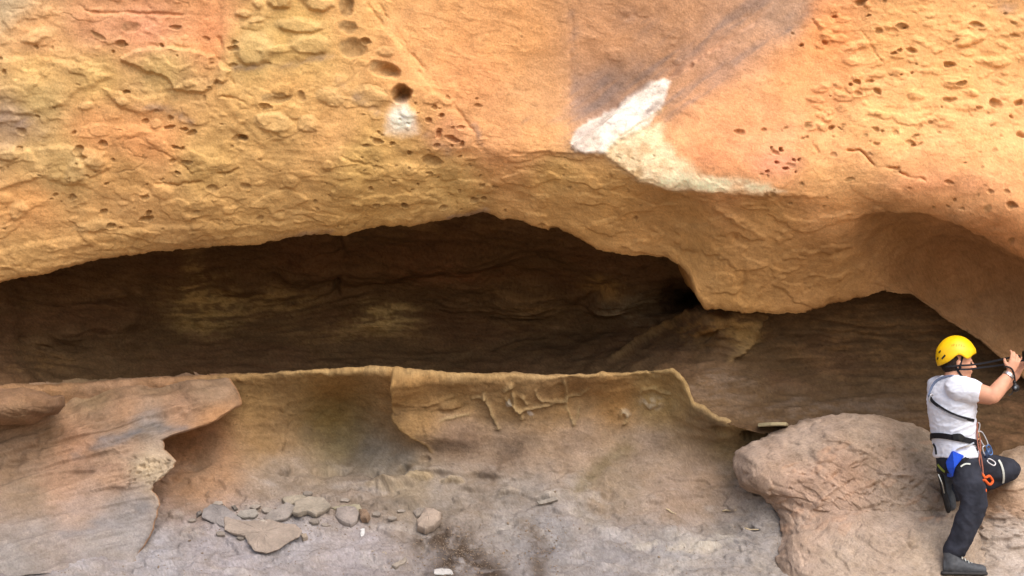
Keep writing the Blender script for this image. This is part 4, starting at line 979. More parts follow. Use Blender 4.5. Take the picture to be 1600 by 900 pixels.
# thin plate sticking out at the end of the lip above the boulder
bm = bmesh.new()
for (a, b, th, yy) in (((1186, 662), (1229, 664), .022, .14),):
    pts = [(1184, 664, .16), (1205, 662, .10), (1229, 662, .10), (1232, 664, .35), (1190, 663, .5)]
    vb = [bm.verts.new(V(x, y + 3, Y_)) for x, y, Y_ in pts]; vt = [bm.verts.new(V(x, y - 2.5, Y_)) for x, y, Y_ in pts]
    bm.faces.new(vb[::-1]); bm.faces.new(vt)
    for i in range(5):
        bm.faces.new((vb[i], vb[(i + 1) % 5], vt[(i + 1) % 5], vt[i]))
bmesh.ops.recalc_face_normals(bm, faces=bm.faces)
bmesh.ops.bevel(bm, geom=bm.edges[:], offset=.004, segments=2, affect='EDGES')
me = bpy.data.meshes.new('rock_slab'); bm.to_mesh(me); bm.free()
me.materials.append(rock_mat('pale olive sandstone', colour=(150, 138, 108), var=.25))
o = bpy.data.objects.new('rock_slab', me); COL.objects.link(o)
thing(o, 'thin pale plate sticking out of the lip just above the boulder', 'rock slab')

# dry sticks on the floor
M_STICK = plain_mat('dry wood', (176, 158, 128), .85, .2, 40)


def tube_mesh(paths, nseg=8):
    """closed round tubes along (point, radius) paths"""
    bm = bmesh.new()
    for pts in paths:
        prev = None
        rings = []
        for i, (p, r) in enumerate(pts):
            t = (pts[min(i + 1, len(pts) - 1)][0] - pts[max(i - 1, 0)][0]).normalized()
            if prev is None:
                u = t.orthogonal().normalized()
            else:
                u = (prev - t * prev.dot(t)).normalized()
            prev = u; w = t.cross(u)
            rings.append([bm.verts.new(p + (u * math.cos(2 * math.pi * k / nseg) + w * math.sin(2 * math.pi * k / nseg)) * r) for k in range(nseg)])
        for a, b in zip(rings[:-1], rings[1:]):
            for k in range(nseg):
                bm.faces.new((a[k], a[(k + 1) % nseg], b[(k + 1) % nseg], b[k]))
        bm.faces.new(rings[0][::-1]); bm.faces.new(rings[-1])
    bmesh.ops.recalc_face_normals(bm, faces=bm.faces)
    return bm


def link_bm(name, bm, mat, parent=None, smooth=True):
    me = bpy.data.meshes.new(name); bm.to_mesh(me); bm.free()
    for p in me.polygons:
        p.use_smooth = smooth
    me.materials.append(mat)
    o = bpy.data.objects.new(name, me); COL.objects.link(o)
    if parent:
        o.parent = parent
    return o


for pts, lab in [([(1040, 797), (1048, 802), (1055, 805)], 'short pale dry stick on the slope right of the dark streak'), ([(1128, 799), (1138, 798), (1150, 798)], 'short pale stick lying in a notch left of the boulder'), ([(1158, 828), (1170, 829), (1184, 826)], 'pale stick beside the dark notch at the foot of the boulder')]:
    path = [(lw_y(x, y) + Vector((0, -.004, .006)), .0055 - .001 * i) for i, (x, y) in enumerate(pts)]
    path.insert(1, ((path[0][0] + path[1][0]) / 2 + Vector((0, 0, .006)), .006))
    o = link_bm('stick', tube_mesh([path], 7), M_STICK)
    thing(o, lab, 'stick')

# crumbs of rock and soil, too many to count
bm = bmesh.new(); bmesh.ops.create_icosphere(bm, subdivisions=1, radius=1.0)
bm.verts.ensure_lookup_table()
tv = np.array([v.co[:] for v in bm.verts]); tf = np.array([[v.index for v in f.verts] for f in bm.faces]); bm.free()
g = random.Random(77)
gv, gf = [], []
for i in range(1900):
    if i < 800:
        x = g.gauss(712, 36); y = g.gauss(866, 24)
    elif i < 1050:
        x = g.gauss(845, 26); y = g.gauss(858, 24)
    elif i < 1250:
        x = g.gauss(450, 70); y = g.gauss(815, 18)
    else:
        x = g.uniform(0, 1215); y = 915 - 150 * g.random() ** 1.3
    if y < 740 or y > 915 or (x < 265 and y < 868):
        continue
    p = lw_y(x, y)
    r = g.uniform(.002, .0055) * (2.0 if g.random() < .06 else 1)
    R_ = np.array(Matrix.Rotation(g.uniform(0, 6), 3, (g.random(), g.random(), g.random() + .1)))
    gf.append(tf + len(gv) * len(tv))
    gv.append((tv * np.array([r * 1.3, r, r * .7])) @ R_.T + np.array([p.x, p.y, p.z + r * .4]))
me = bpy.data.meshes.new('gravel')
me.from_pydata(np.concatenate(gv).tolist(), [], np.concatenate(gf).tolist())
me.materials.append(rock_mat('brown crumbs', colour=(126, 110, 95), var=.4, bump=.2))
o = bpy.data.objects.new('gravel', me); COL.objects.link(o)
o['kind'] = 'stuff'; o['label'] = 'scattered brown crumbs of rock and soil on the cave floor'; o['category'] = 'gravel'

# ------------------------------------------------------------------ the climber
YP = -0.44
M_SKIN = plain_mat('skin', (205, 150, 122), .55, .08, 30, .35)
M_SHIRT = plain_mat('white cotton', (216, 220, 232), .9, .06, 9, .1, .15)
M_TROU = plain_mat('dark trousers', (46, 48, 57), .85, .38, 11, .15, .2)
M_BOOT = plain_mat('grey boot leather', (70, 72, 76), .6, .25, 40, .3, .3)
M_SOLE = plain_mat('boot rubber', (58, 56, 56), .8, .2, 50, .2)
M_WEB = plain_mat('black webbing', (24, 23, 28), .75, .2, 150, .25, .2)
M_YEL = plain_mat('yellow helmet plastic', (240, 190, 14), .42, .10, 26, .45)
M_YDK = plain_mat('helmet print', (190, 140, 14), .5, .1, 40)
M_BLUE = plain_mat('blue pouch fabric', (34, 82, 206), .7, .1, 60, .3, .2)
M_MET = plain_mat('brushed aluminium', (196, 196, 200), .35, .08, 80, .5, 0, .9)
M_BRASS = plain_mat('worn carabiner gold', (188, 150, 110), .4, .1, 80, .5, 0, .7)
M_ORG = plain_mat('orange rope', (206, 92, 44), .8, .2, 120, .2, .3)
M_CORD = plain_mat('reddish cord', (150, 96, 80), .8, .2, 120, .2, .3)
M_PALE = plain_mat('pale band', (196, 200, 194), .8, .1, 80, .2)
M_LIME = plain_mat('lime webbing', (112, 118, 50), .8, .1, 80, .2)
M_HAIR = plain_mat('dark hair', (44, 32, 26), .8, .3, 120, .2, .5)
M_EYE = plain_mat('eye', (60, 44, 36), .2, .1, 30)
M_BLK = plain_mat('black plastic', (26, 26, 28), .4, .1, 60, .4)
M_GLS = plain_mat('lens glass', (90, 100, 110), .08, .05, 20, .8)

FRONT = Vector((.87, .5, 0)).normalized(); SIDE = Vector((.5, -.87, 0)).normalized()


def add_loft(bm, rings, n=24, sub=5):
    """closed body along (centre, ra, rb, axis_a, axis_b) with rounded ends"""
    R = []
    for i in range(len(rings) - 1):
        p0 = rings[max(i - 1, 0)]; p1 = rings[i]; p2 = rings[i + 1]; p3 = rings[min(i + 2, len(rings) - 1)]
        for k in range(sub):
            t = k / sub
            h = [(-t ** 3 + 2 * t * t - t) / 2, (3 * t ** 3 - 5 * t * t + 2) / 2, (-3 * t ** 3 + 4 * t * t + t) / 2, (t ** 3 - t * t) / 2]
            R.append([sum((q[j] * c for q, c in zip((p0, p1, p2, p3), h)), Vector() if j in (0, 3, 4) else 0.0) for j in range(5)])
    R.append(list(rings[-1]))
    loops = []
    for c, ra, rb, a, b in R:
        loops.append([bm.verts.new(c + a * ra * math.cos(2 * math.pi * k / n) + b * rb * math.sin(2 * math.pi * k / n)) for k in range(n)])
    for l0, l1 in zip(loops[:-1], loops[1:]):
        for k in range(n):
            bm.faces.new((l0[k], l0[(k + 1) % n], l1[(k + 1) % n], l1[k]))
    bm.faces.new(loops[0][::-1]); bm.faces.new(loops[-1])


def limb(bm, pts, n=20, sub=5, flat=1.0, ref=None):
    """round limb along (point, radius); flat narrows it across ref"""
    rings = []
    prev = None
    for i, (p, r) in enumerate(pts):
        t = (pts[min(i + 1, len(pts) - 1)][0] - pts[max(i - 1, 0)][0]).normalized()
        u = Vector((0, 1, 0)) if ref is None else ref
        u = (u - t * u.dot(t)).normalized()
        rings.append((p, r * flat, r, u, t.cross(u)))
    add_loft(bm, rings, n, sub)
    for p, r in (pts[0], pts[-1]):
        ball(bm, p, (r * .96, r * flat * .96, r * .96))


def ball(bm, c, rad, rot=None):
    M_ = Matrix.Translation(c)
    if rot is not None:
        M_ = M_ @ rot
    bmesh.ops.create_uvsphere(bm, u_segments=20, v_segments=14, radius=1.0, matrix=M_ @ Matrix.Diagonal((rad[0], rad[1], rad[2], 1)))


def fuse(name, bm, mat, parent, voxel=.006, smooth=5, wrinkle=None, fac=.5):
    bmesh.ops.recalc_face_normals(bm, faces=bm.faces)
    me = bpy.data.meshes.new('tmp'); bm.to_mesh(me); bm.free()
    o = bpy.data.objects.new('tmp', me); COL.objects.link(o)
    r = o.modifiers.new('r', 'REMESH'); r.mode = 'VOXEL'; r.voxel_size = voxel
    if smooth:
        m = o.modifiers.new('s', 'SMOOTH'); m.factor = fac; m.iterations = smooth
    dg = bpy.context.evaluated_depsgraph_get()
    new = bpy.data.meshes.new_from_object(o.evaluated_get(dg))
    bpy.data.objects.remove(o)
    if wrinkle:
        n = len(new.vertices)
        co = np.empty(n * 3, np.float32); new.vertices.foreach_get('co', co); co = co.reshape(-1, 3)
        nr = np.empty(n * 3, np.float32); new.vertex_normals.foreach_get('vector', nr); nr = nr.reshape(-1, 3)
        co = co + nr * wrinkle(co)[:, None]
        new.vertices.foreach_set('co', co.reshape(-1).astype(np.float32)); new.update()
    new.polygons.foreach_set('use_smooth', np.ones(len(new.polygons), bool))
    new.materials.clear(); new.materials.append(mat)
    new.name = name
    ob = bpy.data.objects.new(name, new); COL.objects.link(ob)
    ob.parent = parent
    return ob


person = bpy.data.objects.new('person', None); COL.objects.link(person)
thing(person, 'climber in yellow helmet, white shirt and dark trousers kneeling one knee on the rock', 'person')

Rsh = V(1500, 607, YP - .15); Rel = V(1552, 619, YP - .24); Rwr = V(1578, 583, YP - .20)
Lsh = V(1470, 606, YP + .15); Lel = V(1545, 622, YP + .16); Lwr = V(1588, 586, YP + .04)
Rhip = V(1506, 724, YP - .08); Rkn = V(1521, 789, YP - .10); Ran = V(1490, 869, YP - .02)
Lhip = V(1490, 724, YP + .09); Lkn = V(1576, 734, YP + .22); Lan = V(1490, 766, YP + .28)


def hand(bm, wrist, knuck, across, palm_n, s=1.0):
    """palm, four fingers bent round a held body, and a thumb from the side of the palm"""
    d = (knuck - wrist).normalized()
    a = (across - d * across.dot(d)).normalized(); n = d.cross(a).normalized()
    if n.dot(palm_n) < 0:
        n = -n
    L = (knuck - wrist).length
    add_loft(bm, [(wrist, .026, .020, a, n), (wrist + d * L * .4, .036, .017, a, n), (wrist + d * L * .8, .041, .015, a, n), (knuck, .040, .012, a, n)], 18, 4)
    for k, (off, ln) in enumerate(((.032, .072), (.011, .082), (-.011, .077), (-.031, .060))):
        b0 = knuck + a * off - d * .006
        bend = .35 + .10 * k
        p1 = b0 + (d * math.cos(bend * .5) + n * math.sin(bend * .5)) * ln * .45 + a * off * .12
        p2 = p1 + (d * math.cos(bend * 2) + n * math.sin(bend * 2)) * ln * .32
        p3 = p2 + (d * math.cos(bend * 3.4) + n * math.sin(bend * 3.4)) * ln * .25
        limb(bm, [(b0, .0095), (p1, .0092), (p2, .0085), (p3, .0072)], 10, 3)
    t0 = wrist + d * L * .35 + a * .026
    t1 = t0 + (a * .55 + d * .55 + n * .5).normalized() * .036
    t2 = t1 + (d * .7 + n * .7 + a * .1).normalized() * .030
    limb(bm, [(t0, .014), (t1, .0115), (t2, .009)], 10, 3)


# one body, head to ankles
bm = bmesh.new()
add_loft(bm, [(V(1497, 726, YP), .15, .10, SIDE, FRONT), (V(1493, 690, YP), .135, .095, SIDE, FRONT), (V(1488, 650, YP), .15, .105, SIDE, FRONT), (V(1487, 622, YP), .165, .11, SIDE, FRONT), (V(1487, 602, YP), .16, .085, SIDE, FRONT), (V(1489, 592, YP), .075, .065, SIDE, FRONT)])
limb(bm, [(V(1488, 600, YP), .062), (V(1490, 586, YP), .058), (V(1493, 572, YP), .056)])
limb(bm, [(Rsh, .060), ((Rsh + Rel) / 2 + Vector((0, 0, .004)), .060), (Rel, .050)], flat=.92)
limb(bm, [(Rel + Vector((-.004, 0, 0)), .051), (Rel.lerp(Rwr, .3), .052), (Rel.lerp(Rwr, .7), .040), (Rwr, .029)], flat=.9)
limb(bm, [(Lsh, .060), ((Lsh + Lel) / 2, .056), (Lel, .046)])
limb(bm, [(Lel, .047), (Lel.lerp(Lwr, .3), .048), (Lel.lerp(Lwr, .7), .038), (Lwr, .028)])
hand(bm, Rwr, V(1586, 563, YP - .20), Vector((-.75, -.25, .2)), Vector((.6, .8, 0)))
hand(bm, Lwr, V(1598, 566, YP + .02), Vector((.2, .3, .9)), Vector((.6, -.8, 0)))
limb(bm, [(Rhip, .085), (Rkn, .058), (Ran, .042)]); limb(bm, [(Lhip, .085), (Lkn, .058), (Lan, .042)])
HC = V(1494, 559, YP)
ball(bm, HC, (.098, .076, .108))
ball(bm, HC + Vector((.045, 0, -.055)), (.058, .060, .085))
ball(bm, HC + Vector((.052, 0, -.118)), (.046, .044, .032))
ball(bm, HC + Vector((.02, 0, -.10)), (.055, .056, .045))
ball(bm, HC + Vector((.088, 0, -.018)), (.016, .045, .012))
limb(bm, [(HC + Vector((.098, 0, -.024)), .009), (HC + Vector((.114, 0, -.050)), .012), (HC + Vector((.121, 0, -.064)), .015)], 10, 3)
ball(bm, HC + Vector((.108, .010, -.066)), (.010, .010, .007)); ball(bm, HC + Vector((.108, -.010, -.066)), (.010, .010, .007))
ball(bm, HC + Vector((.096, 0, -.090)), (.012, .022, .006)); ball(bm, HC + Vector((.094, 0, -.101)), (.012, .020, .006))
ball(bm, HC + Vector((.078, -.030, -.062)), (.02, .02, .018))
for sg in (-1, 1):
    ball(bm, HC + Vector((-.004, sg * .078, -.042)), (.016, .009, .030))
    ball(bm, HC + Vector((.0, sg * .083, -.034)), (.014, .008, .020))
body = fuse('body', bm, M_SKIN, person, .0048, 3)
for sg in (-1, 1):
    bm = bmesh.new(); ball(bm, HC + Vector((.088, sg * .032, -.036)), (.011, .012, .008))
    link_bm('eye', bm, M_EYE, person)
bm = bmesh.new()
ball(bm, HC + Vector((-.022, 0, -.022)), (.084, .080, .092)); ball(bm, HC + Vector((-.042, 0, -.062)), (.052, .064, .042))
fuse('hair', bm, M_HAIR, person, .006, 2, lambda c: .003 * fbm(c[:, 0], c[:, 1], c[:, 2], 70, 2))


def wr_shirt(c):
    x, y, z = c[:, 0], c[:, 1], c[:, 2]
    f = fbm(x * .7 + z * .5, y * .7, z * 1.4 - x * .6, 11, 3, ridged=True)
    g_ = fbm(x, y, z, 5, 2)
    return .010 * f + .006 * g_


def wr_trou(c):
    x, y, z = c[:, 0], c[:, 1], c[:, 2]
    f = fbm(x * .9 - z * .7, y * .7, z * 1.0 + x * .8, 8, 3, ridged=True)
    return (.010 * f * (.4 + .8 * np.clip(fbm(x + 3, y, z, 6, 2) + .5, 0, 1))) + .007 * fbm(x, y, z, 5, 2)


bm = bmesh.new()
add_loft(bm, [(V(1495, 714, YP), .168, .132, SIDE, FRONT), (V(1494, 706, YP), .162, .126, SIDE, FRONT), (V(1492, 694, YP), .156, .120, SIDE, FRONT), (V(1489, 660, YP), .166, .124, SIDE, FRONT), (V(1487, 628, YP), .184, .128, SIDE, FRONT), (V(1487, 606, YP), .178, .110, SIDE, FRONT), (V(1487, 595, YP), .13, .088, SIDE, FRONT), (V(1488, 588, YP), .078, .070, SIDE, FRONT)], 32)
ax = (Rel - Rsh).normalized()
limb(bm, [(Rsh - ax * .02, .078), (Rsh + ax * .05, .078), (Rsh + ax * .085, .076)], flat=.95)
ax2 = (Lel - Lsh).normalized()
limb(bm, [(Lsh - ax2 * .02, .075), (Lsh + ax2 * .06, .074), (Lsh + ax2 * .12, .072)])
shirt = fuse('shirt', bm, M_SHIRT, person, .006, 4, wr_shirt)
bm = bmesh.new()
add_loft(bm, [(V(1496, 738, YP), .150, .110, SIDE, FRONT), (V(1497, 722, YP), .160, .118, SIDE, FRONT), (V(1495, 704, YP), .150, .112, SIDE, FRONT), (V(1494, 698, YP), .146, .110, SIDE, FRONT)], 28)
limb(bm, [(Rhip, .100), (Rhip.lerp(Rkn, .5) + Vector((.01, 0, 0)), .100), (Rkn, .084), (Rkn.lerp(Ran, .35), .080), (Rkn.lerp(Ran, .72), .074), (Ran + Vector((0.004, 0, .04)), .074)], flat=.86)
limb(bm, [(Lhip, .100), (Lhip.lerp(Lkn, .5), .092), (Lkn, .076), ], flat=.95)
limb(bm, [(Lkn, .074), (Lkn.lerp(Lan, .4), .080), (Lan, .080)], flat=.95)
trousers = fuse('trousers', bm, M_TROU, person, .006, 4, wr_trou)


def boot(heel, toe, up, shaft_top, nm='boot'):
    d = (toe - heel).normalized(); L = (toe - heel).length
    s_ = d.cross(up).normalized()
    bm = bmesh.new()
    add_loft(bm, [(heel + d * .02 * L + up * .052, .032, .042, s_, up), (heel + d * .2 * L + up * .060, .042, .055, s_, up), (heel + d * .42 * L + up * .056, .042, .054, s_, up), (heel + d * .62 * L + up * .044, .044, .042, s_, up), (heel + d * .80 * L + up * .039, .045, .034, s_, up), (heel + d * .95 * L + up * .036, .036, .029, s_, up), (heel + d * 1.0 * L + up * .032, .022, .018, s_, up)], 22)
    limb(bm, [(heel + d * .22 * L + up * .06, .054), (shaft_top + up * .03, .058)], flat=.9, ref=s_)
    b = fuse(nm, bm, M_BOOT, person, .006, 3, lambda c: .0025 * fbm(c[:, 0], c[:, 1], c[:, 2], 24, 3))
    bm = bmesh.new()
    prof = [(-.03, .026), (.06, .038), (.28, .039), (.48, .036), (.72, .047), (.9, .043), (1.03, .022)]
    lo, hi = [], []
    out = [(t, w) for t, w in prof] + [(t, -w) for t, w in prof[::-1]]
    for t, w in out:
        p = heel + d * t * L + s_ * w
        lo.append(bm.verts.new(p)); hi.append(bm.verts.new(p + up * .022))
    bm.faces.new(lo); bm.faces.new(hi[::-1])
    for i in range(len(out)):
        j = (i + 1) % len(out)
        bm.faces.new((lo[i], hi[i], hi[j], lo[j]))
    bmesh.ops.recalc_face_normals(bm, faces=bm.faces)
    bmesh.ops.bevel(bm, geom=bm.edges[:], offset=.004, segments=2, affect='EDGES')
    link_bm('sole', bm, M_SOLE, b)
    paths = []
    for k in range(5):
        c = heel + d * (.42 + .075 * k) * L + up * (.118 - .013 * k)
        paths.append([(c - s_ * .026 - up * .012, .003), (c - s_ * .01 + up * .001, .003), (c + s_ * .01 + up * .001 + d * .008, .003), (c + s_ * .026 - up * .012 + d * .01, .003)])
    link_bm('laces', tube_mesh(paths, 6), M_MET if False else M_PALE, b)
    return b


boot(V(1472, 897.5, YP - .03), V(1541, 898.5, YP - .08), Vector((0, 0, 1)), Ran + Vector((-.01, 0, .02)))
boot(V(1466, 740, YP + .28), V(1480, 800, YP + .22), Vector((.96, .0, .26)).normalized(), Lan + Vector((.03, 0, .0)))


# helmet: shell with a curved rim, print, vents, straps
helmet_c = HC + Vector((-.001, 0, .008))
nA, nE = 64, 18
verts, faces = [], []


def rim_el(a):
    c = math.cos(a)                                     # +1 front, -1 back
    side = abs(math.sin(a))
    return math.radians(10) * max(c, 0) + math.radians(-26) * max(-c, 0) ** 1.2 - math.radians(2) * side + math.radians(9) * math.exp(-((c + .12) / .28) ** 2) - math.radians(9) * math.exp(-((c - .42) / .22) ** 2)


def shell(a, e, grow):
    rx, ry, rz = .132 + grow, .112 + grow, .140 + grow
    k = 1 + .012 * math.cos(4 * a) * math.cos(e) + .02 * math.exp(-((e - .35) / .12) ** 2)
    return helmet_c + Vector((rx * k * math.cos(e) * math.cos(a), ry * k * math.cos(e) * math.sin(a), rz * k * math.sin(e)))


me = bpy.data.meshes.new('helmet')
for gsh in (0.0, -.012):
    for i in range(nE + 1):
        for j in range(nA):
            a = 2 * math.pi * j / nA
            e = rim_el(a) + (math.pi / 2 - .02 - rim_el(a)) * i / nE
            verts.append(shell(a, e, gsh)[:])
n1 = (nE + 1) * nA
for i in range(nE):
    for j in range(nA):
        q = (i * nA + j, i * nA + (j + 1) % nA, (i + 1) * nA + (j + 1) % nA, (i + 1) * nA + j)
        faces.append(q); faces.append(tuple(n1 + x for x in q[::-1]))
faces.append(tuple(nE * nA + j for j in range(nA))); faces.append(tuple(n1 + nE * nA + j for j in range(nA))[::-1])
for j in range(nA):
    faces.append((j, n1 + j, n1 + (j + 1) % nA, (j + 1) % nA))
me.from_pydata(verts, [], faces)
for p in me.polygons:
    p.use_smooth = True
me.materials.append(M_YEL)
helmet = bpy.data.objects.new('helmet', me); COL.objects.link(helmet); helmet.parent = person


def on_shell(pts, w, th, mat, name, parent, grow=.001):
    """thin raised mark following the helmet's surface; pts = (azimuth, elevation) degrees"""
    bm = bmesh.new()
    P = [shell(math.radians(a), math.radians(e), grow) for a, e in pts]
    for p, q in zip(P[:-1], P[1:]):
        t = (q - p).normalized(); n = ((p + q) / 2 - helmet_c).normalized(); s_ = t.cross(n).normalized() * w
        vb = [bm.verts.new(x) for x in (p - s_, p + s_, q + s_, q - s_)]
        vt = [bm.verts.new(x + n * th) for x in (p - s_, p + s_, q + s_, q - s_)]
        bm.faces.new(vt)
        for i in range(4):
            bm.faces.new((vb[i], vb[(i + 1) % 4], vt[(i + 1) % 4], vt[i]))
    bmesh.ops.recalc_face_normals(bm, faces=bm.faces)
    return link_bm(name, bm, mat, parent, False)


# worn print along the side: only faint strokes are left of it
for a, e, h, w in ((-116, 29, 5, .0026), (-110, 30, 6, .003), (-101, 28, 7, .0022), (-93, 30, 5, .003), (-85, 28, 6, .0024), (-77, 26, 5, .0026)):
    on_shell([(a, e), (a + 1.5, e + h)], w, .001, M_YDK, 'worn_print', helmet)
for (a0, a1, e0, e1) in ((-160, -152, 10, 16), (-146, -134, -6, 4), (-168, -162, -8, -2)):
    on_shell([(a0, e0), (a1, e1)], .006, .0015, M_BLK, 'vent', helmet)


def bvh_of(o):
    return BVHTree.FromObject(o, bpy.context.evaluated_depsgraph_get())


bpy.context.view_layer.update()
BV = {k: bvh_of(o) for k, o in (('shirt', shirt), ('trousers', trousers), ('body', body), ('helmet', helmet))}


def touch(px, py, on, side=-1):
    """the point of a garment seen at px, py (from the near or the far side)"""
    y0 = -3.0 if side < 0 else 1.2
    o = V(px, py, y0)
    d = (V(px, py, 0) - V(px, py, -1)).normalized() * (1 if side < 0 else -1)
    best = None
    for k in on:
        h = BV[k].ray_cast(o, d)
        if h[0] is not None and (best is None or h[3] < best[2]):
            best = (h[0], h[1], h[3])
    if best is None:
        return V(px, py, YP), Vector((0, side, 0))
    return best[0], best[1]


def ribbon(name, pts, width, thick, mat, parent, closed=False, sub=4):
    """flat strap along (point, normal)"""
    n = len(pts)
    P = []
    rng = range(n if closed else n - 1)
    for i in rng:
        p0, p1, p2, p3 = (pts[(i + k) % n] if closed else pts[min(max(i + k, 0), n - 1)] for k in (-1, 0, 1, 2))
        for k in range(sub):
            t = k / sub
            h = [(-t ** 3 + 2 * t * t - t) / 2, (3 * t ** 3 - 5 * t * t + 2) / 2, (-3 * t ** 3 + 4 * t * t + t) / 2, (t ** 3 - t * t) / 2]
            P.append((sum((q[0] * c for q, c in zip((p0, p1, p2, p3), h)), Vector()), p1[1].lerp(p2[1], t).normalized()))
    if not closed:
        P.append(pts[-1])
    bm = bmesh.new(); L = []
    m = len(P)
    for i, (p, nn) in enumerate(P):
        a = P[(i + 1) % m][0] if closed or i < m - 1 else p; b = P[i - 1][0] if closed or i else p
        t = (a - b).normalized(); s_ = t.cross(nn).normalized(); nn = s_.cross(t).normalized()
        L.append([bm.verts.new(p + s_ * width * x + nn * y) for x, y in ((-.5, 0), (-.5, thick), (.5, thick), (.5, 0))])
    for i in range(m if closed else m - 1):
        a, b = L[i], L[(i + 1) % m]
        for k in range(4):
            bm.faces.new((a[k], a[(k + 1) % 4], b[(k + 1) % 4], b[k]))
    if not closed:
        bm.faces.new(L[0]); bm.faces.new(L[-1][::-1])
    bmesh.ops.recalc_face_normals(bm, faces=bm.faces)
    return link_bm(name, bm, mat, parent, False)


def strap(name, path, on, width, mat, parent, thick=.005, off=.003, closed=False):
    pts = []
    for q in path:
        side = q[2] if len(q) > 2 else -1
        p, n = touch(q[0], q[1], on, side)
        n = (n * .5 + Vector((0, side * .5, 0))).normalized()
        pts.append((p + n * off, n))
    return ribbon(name, pts, width, thick, mat, parent, closed)


HB = ['helmet', 'body']
strap('chin_strap', [(1481, 556), (1485, 564), (1490, 571), (1496, 579), (1502, 587), (1507, 591)], ['body'], .014, M_WEB, helmet, .004, .004)
strap('chin_strap', [(1504, 556), (1502, 563), (1500, 571), (1497, 578)], ['body'], .013, M_WEB, helmet, .004, .004)

# harness
harness = bpy.data.objects.new('harness', None); COL.objects.link(harness); harness.parent = person


def ring_around(row, tilt, on, w, name, mat=M_WEB, n=30, cx=1492):
    pts = []
    c = V(cx, row, YP)
    for k in range(n):
        a = 2 * math.pi * k / n
        d = FRONT * math.cos(a) + SIDE * math.sin(a)
        o = c + d * .6 + Vector((0, 0, tilt * d.dot(FRONT)))
        best = None
        for q in on:
            h = BV[q].ray_cast(o, -d)
            if h[0] is not None and (best is None or h[3] < best[1]):
                best = (h[0], h[3])
        if best and best[1] < .55:
            pts.append((best[0] + d * .004, d.copy()))
    return ribbon(name, pts, w, .008, mat, harness, True, 3)


ring_around(689, -.035, ['shirt'], .030, 'waist_belt')
ring_around(686, -.035, ['shirt'], .018, 'belt_padding', n=24).scale = (1, 1, 1)
strap('shoulder_strap', [(1489, 588), (1474, 590), (1462, 597), (1455, 609), (1452.5, 620)], ['shirt'], .018, plain_mat('grey blue webbing', (112, 124, 150), .8, .1, 90, .2), harness)
strap('chest_strap', [(1452.5, 616), (1457, 626), (1466, 634), (1480, 643), (1496, 650), (1510, 654), (1521, 657)], ['shirt'], .020, M_WEB, harness, .006)
strap('chest_strap', [(1466, 636), (1480, 645), (1496, 652), (1510, 656.5)], ['shirt'], .007, plain_mat('grey piping', (120, 120, 126), .7), harness, .008, .006)
strap('side_strap', [(1459, 694), (1462, 700), (1463, 710)], ['shirt', 'trousers'], .012, M_WEB, harness)
strap('belt_buckle', [(1490, 683), (1499, 682), (1504, 686)], ['shirt'], .040, M_BLK, harness, .014, .006)
strap('side_strap', [(1504, 686), (1514, 690), (1524, 692)], ['shirt'], .014, plain_mat('grey webbing', (90, 92, 98), .7), harness)
strap('gear_loop', [(1494, 703), (1502, 699), (1512, 696), (1520, 692)], ['shirt', 'trousers'], .010, M_MET, harness, .008, .006)
strap('leg_loop', [(1466, 738), (1478, 735), (1500, 722), (1516, 712), (1526, 702)], ['trousers'], .022, M_WEB, harness)
strap('leg_stripe', [(1501, 729), (1508, 725), (1516, 725)], ['trousers'], .010, M_PALE, harness, .003)
strap('webbing_tab', [(1466, 726), (1472, 733), (1477, 737)], ['trousers'], .014, M_LIME, harness, .004, .006)
strap('seat_strap', [(1466, 741), (1472, 756), (1476, 772)], ['trousers'], .006, M_PALE, harness, .003)

# blue pouch
p0, nn = touch(1492, 720, ['trousers', 'shirt'])
bm = bmesh.new()
for poly, th in (([(1488, 704), (1507, 712), (1492, 731), (1489, 746), (1480, 745), (1480, 731), (1478, 722)], .03),):
    vb, vt = [], []
    for x, y in poly:
        q, n_ = touch(x, y, ['trousers', 'shirt'])
        vb.append(bm.verts.new(q + Vector((0, .01, 0)))); vt.append(bm.verts.new(V(x, y, q.y - th)))
    bm.faces.new(vb); bm.faces.new(vt[::-1])
    for i in range(len(poly)):
        bm.faces.new((vb[i], vb[(i + 1) % len(poly)], vt[(i + 1) % len(poly)], vt[i]))
bmesh.ops.recalc_face_normals(bm, faces=bm.faces)
bmesh.ops.bevel(bm, geom=bm.edges[:], offset=.005, segments=2, affect='EDGES')
pouch = link_bm('pouch', bm, M_BLUE, harness, False)


def oval(name, c, ax_long, ax_short, a, b, r, mat, parent):
    pts = []
    for k in range(27):
        t = 2 * math.pi * k / 26
        cx_, sx_ = math.cos(t), math.sin(t)
        pts.append((c + ax_long * a * math.copysign(abs(cx_) ** .7, cx_) + ax_short * b * math.copysign(abs(sx_) ** .7, sx_), r))
    return link_bm(name, tube_mesh([pts], 8), mat, parent)


